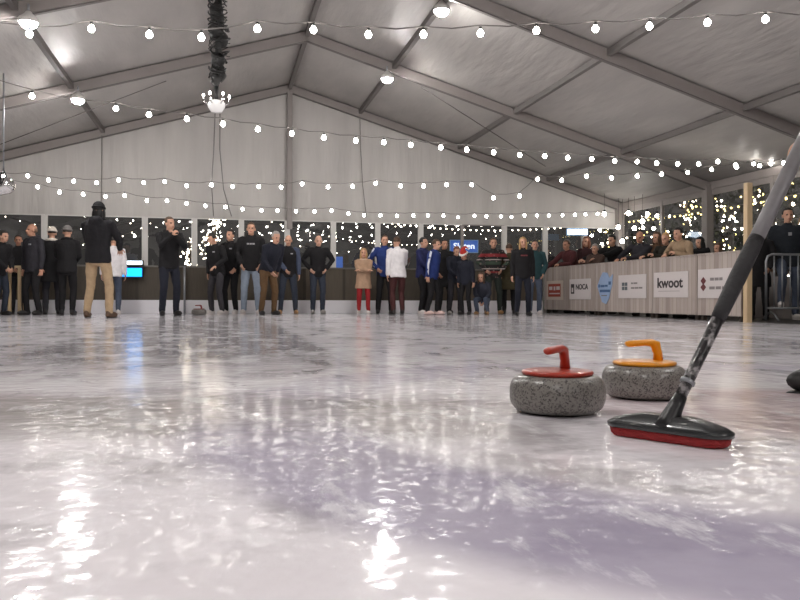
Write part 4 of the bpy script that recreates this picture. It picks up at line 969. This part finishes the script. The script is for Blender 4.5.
on_ice('blonde woman in black sweatshirt with faded red print', 522.5, 15.6, 1.56, 5, BLACK, NAVY, S_BLACK, hair='long', hc='blond', arms=('down', 'down'), chest=(P_RED, txt), stance=.26)
on_ice('dark-haired person in teal jacket and jeans behind the blonde woman', 534.5, 17.2, 1.62, 0, TEAL, JEANS, WHITE_SHOE, hc='dark', arms=('pocket', 'pocket'), stance=.22)
# spectators behind the board fence
def spectator(label, px, top, x, deg, lean, *a, **k):
    r = ray(px, 298); d = x / r.x; p = r * d; H = ((298 - top) / F * d + CAMZ) / (.53 + .47 * cos(lean))
    Q = Vector((p.x, p.y, 0)); rz = -pi / 2 + radians(deg)
    inv_ = (Matrix.Translation(Q) @ Matrix.Rotation(rz, 4, 'Z')).inverted(); tg = {}
    for s_, nm in zip((-1, 1), k['arms']):
        ly = -.17 * s_ + (.08 if deg > 20 else 0)
        if nm == 'rail': tg[s_] = inv_ @ Vector((FENCE_X + .10, p.y + ly, 1.135))
        if nm == 'hang': tg[s_] = inv_ @ Vector((FENCE_X - .10, p.y + ly, 1.07))
    return person(label, Q, rz, H, *a, lean=lean, targets=tg, **k)
spectator('spectator in black coat leaning over the far end of the fence', 553, 246, 8.05, 25, .42, BLACK, BLACK, S_BLACK, hc='black', arms=('rail', 'rail'), hpitch=-.3)
spectator('spectator in maroon jacket with one arm hanging over the fence', 574, 240, 8.10, 20, .38, MAROON, DJEANS, S_BLACK, hc='brown', hair='short', arms=('hang', 'rail'), hpitch=-.3, sk=1)
spectator('long-haired spectator in dark maroon coat beside the maroon jacket', 588, 236, 8.8, 35, .1, cloth('dark maroon', 56, 34, 36), BLACK, S_BLACK, hc='red', hair='long', arms=('pocket', 'pocket'))
spectator('grey-haired spectator resting chin on hand at the fence', 599.5, 244, 8.02, 35, .35, cloth('taupe', 78, 62, 56), CHAR, S_BLACK, hc='grey', arms=('face', 'rail'), hpitch=-.25)
spectator('black-haired spectator in black coat leaning on the fence', 618.5, 235, 8.62, 25, .35, BLACK, BLACK, S_BLACK, hc='black', arms=('rail', 'rail'), hpitch=-.2, wide=1.1)
spectator('red-faced spectator in dark padded jacket with hands on the fence', 643, 231, 8.05, 40, .25, CHAR, DJEANS, S_BLACK, hc='red', arms=('rail', 'rail'), sk=1, hair='bald')
spectator('long-haired spectator in brown coat behind the fence', 659, 231, 8.45, 25, .1, cloth('dark brown', 84, 60, 44), BLACK, S_BLACK, hc='brown', hair='long', arms=('pocket', 'pocket'))
spectator('fair-haired spectator in olive and black coat leaning on the fence', 671, 233, 8.05, 30, .34, cloth('black olive', 40, 38, 32), CHAR, S_BLACK, hc='blond', arms=('rail', 'rail'), hpitch=-.2)
spectator('dark-haired spectator in beige coat leaning on the fence', 689, 228, 8.02, 15, .45, CREAM, BLACK, S_BLACK, hc='black', arms=('rail', 'rail'), hpitch=-.35)
spectator('spectator in black coat right of the one in beige', 706, 236, 9.15, 5, .2, BLACK, BLACK, S_BLACK, hc='black', arms=('rail', 'rail'), hair='long')
spectator('spectator in brown padded coat beside the tent column', 722, 242, 8.6, 10, .15, cloth('umber', 66, 54, 44), BLACK, S_BLACK, hc='brown', arms=('pocket', 'pocket'), hair='long')
on_ice('person in black coat in the gap between pine post and steel fence', 759, 13.2, 1.58, -30, BLACK, BLACK, S_BLACK, hc='black', arms=('pocket', 'pocket'), hem=.62)
k_ = 1.88 / 1.785
on_ice('young man in dark jumper standing behind the steel crowd fence', 787, 13.25, 1.88, -12, cloth('dark blue grey', 40, 44, 50), JEANS, WHITE_SHOE, hc='black', arms=('down', 'down'), chest=(P_WHITE, [(-.02, .03, 1.33, 1.38)]), feet={-1: (-.17, -.30, .30), 1: (.14, .05, .09)}, wide=1.1)
on_ice('fair-haired person behind young man at the steel fence', 803, 13.9, 1.80, -20, cloth('sand', 120, 100, 80), BLACK, S_BLACK, hc='blond', hair='long', arms=('pocket', 'pocket'))
# sweeper holding the broom, only the shoe tip is in view
gp, gp2 = s0 + sd * .90, s0 + sd * 1.10
def cs(r, d, z=0.): return Vector((d * SY + r * CY, d * CY - r * SY, z))
sp0 = cs(1.75, 2.5); rz = -YAW - radians(70)
Mi = (Matrix.Translation(sp0) @ Matrix.Rotation(rz, 4, 'Z')).inverted()
person('sweeper in dark clothing at the right edge holding the broom, one black shoe in view', sp0, rz, 1.78, BLACK, BLACK, S_BLACK, hc='dark', arms=('rail', 'rail'), lean=.75, drop=.13, back=.0, feet={-1: Mi @ cs(1.625, 2.95, .085), 1: Mi @ cs(1.86, 2.25, .085)}, targets={-1: Mi @ (gp2 + cs(.08, .05)), 1: Mi @ (gp + cs(.09, .04))}, hpitch=-.3, vox=.006)

# ------------------------------------------------------------------ steel crowd fence and bar table
fa, fb = ground(766, 12.6), ground(822, 12.7)
root = empty('crowd_barrier', fa, atan2(fb.y - fa.y, fb.x - fa.x)); tag(root, 'galvanised steel crowd barrier right of the pine post', 'barrier'); FL = (fb - fa).length
bm = bmesh.new(); tube(bm, [(0, 0, 0), (0, 0, .95), (.03, 0, 1.03), (.1, 0, 1.06), (FL - .1, 0, 1.06), (FL - .03, 0, 1.03), (FL, 0, .95), (FL, 0, 0)], .02, 10); finish('frame', bm, M_STEEL, root)
bm = bmesh.new(); tube(bm, [(0, 0, .2), (FL, 0, .2)], .016, 8); finish('bottom_rail', bm, M_STEEL, root)
n = int(FL / .14)
for i in range(1, n + 1): bm = bmesh.new(); tube(bm, [(FL * i / (n + 1), 0, .2), (FL * i / (n + 1), 0, 1.06)], .011, 8); finish('upright_bar', bm, M_STEEL, root)
for x in (.08, FL - .08): bm = bmesh.new(); tube(bm, [(x, -.22, .012), (x, -.1, .1), (x, 0, .14), (x, .1, .1), (x, .22, .012)], .015, 8); finish('foot', bm, M_STEEL, root)
tp = ground(14.5, 15.55); root = empty('bar_table', tp, -YAW); tag(root, 'small wooden standing table beside the bald man in grey hoodie', 'table')
bm = bmesh.new(); box(bm, (-.2, -.16, .92), (.2, .16, .96), .006); finish('table_top', bm, M_WOOD, root, smooth=False)
for x in (-.15, .15):
    for y in (-.11, .11): bm = bmesh.new(); box(bm, (x - .025, y - .025, 0), (x + .025, y + .025, .92)); finish('leg', bm, M_WOOD, root, smooth=False)
#PEOPLE-END
# ------------------------------------------------------------------ camera, world, view
cam = D.cameras.new('camera'); cam.sensor_width = 36; cam.lens = F / 800 * 36; cam.clip_start = .05; cam.clip_end = 300
co = D.objects.new('camera', cam); C.objects.link(co)
fwv = Vector((SY * cos(PITCH), CY * cos(PITCH), sin(PITCH)))
rt_ = Vector((CY, -SY, 0)); up_ = rt_.cross(fwv)
r2 = rt_ * cos(ROLL) - up_ * sin(ROLL) ; u2 = rt_ * sin(ROLL) + up_ * cos(ROLL)
R2 = Matrix((r2, u2, -fwv)).transposed()
co.matrix_world = Matrix.Translation((0, 0, CAMZ)) @ R2.to_4x4()
bpy.context.scene.camera = co
w = D.worlds.new('night'); bpy.context.scene.world = w; w.use_nodes = True
bg = w.node_tree.nodes['Background']; bg.inputs[0].default_value = (.55, .52, .5, 1); bg.inputs[1].default_value = .085
sc = bpy.context.scene
sc.view_settings.view_transform = 'Standard'; sc.view_settings.look = 'None'; sc.view_settings.exposure = 0.
sc.cycles.max_bounces = 8; sc.cycles.diffuse_bounces = 4; sc.cycles.glossy_bounces = 4; sc.cycles.transparent_max_bounces = 12
sc.cycles.caustics_reflective = False; sc.cycles.caustics_refractive = False; sc.cycles.blur_glossy = .6; sc.cycles.sample_clamp_indirect = 3.; sc.cycles.use_light_tree = True; sc.cycles.use_denoising = True
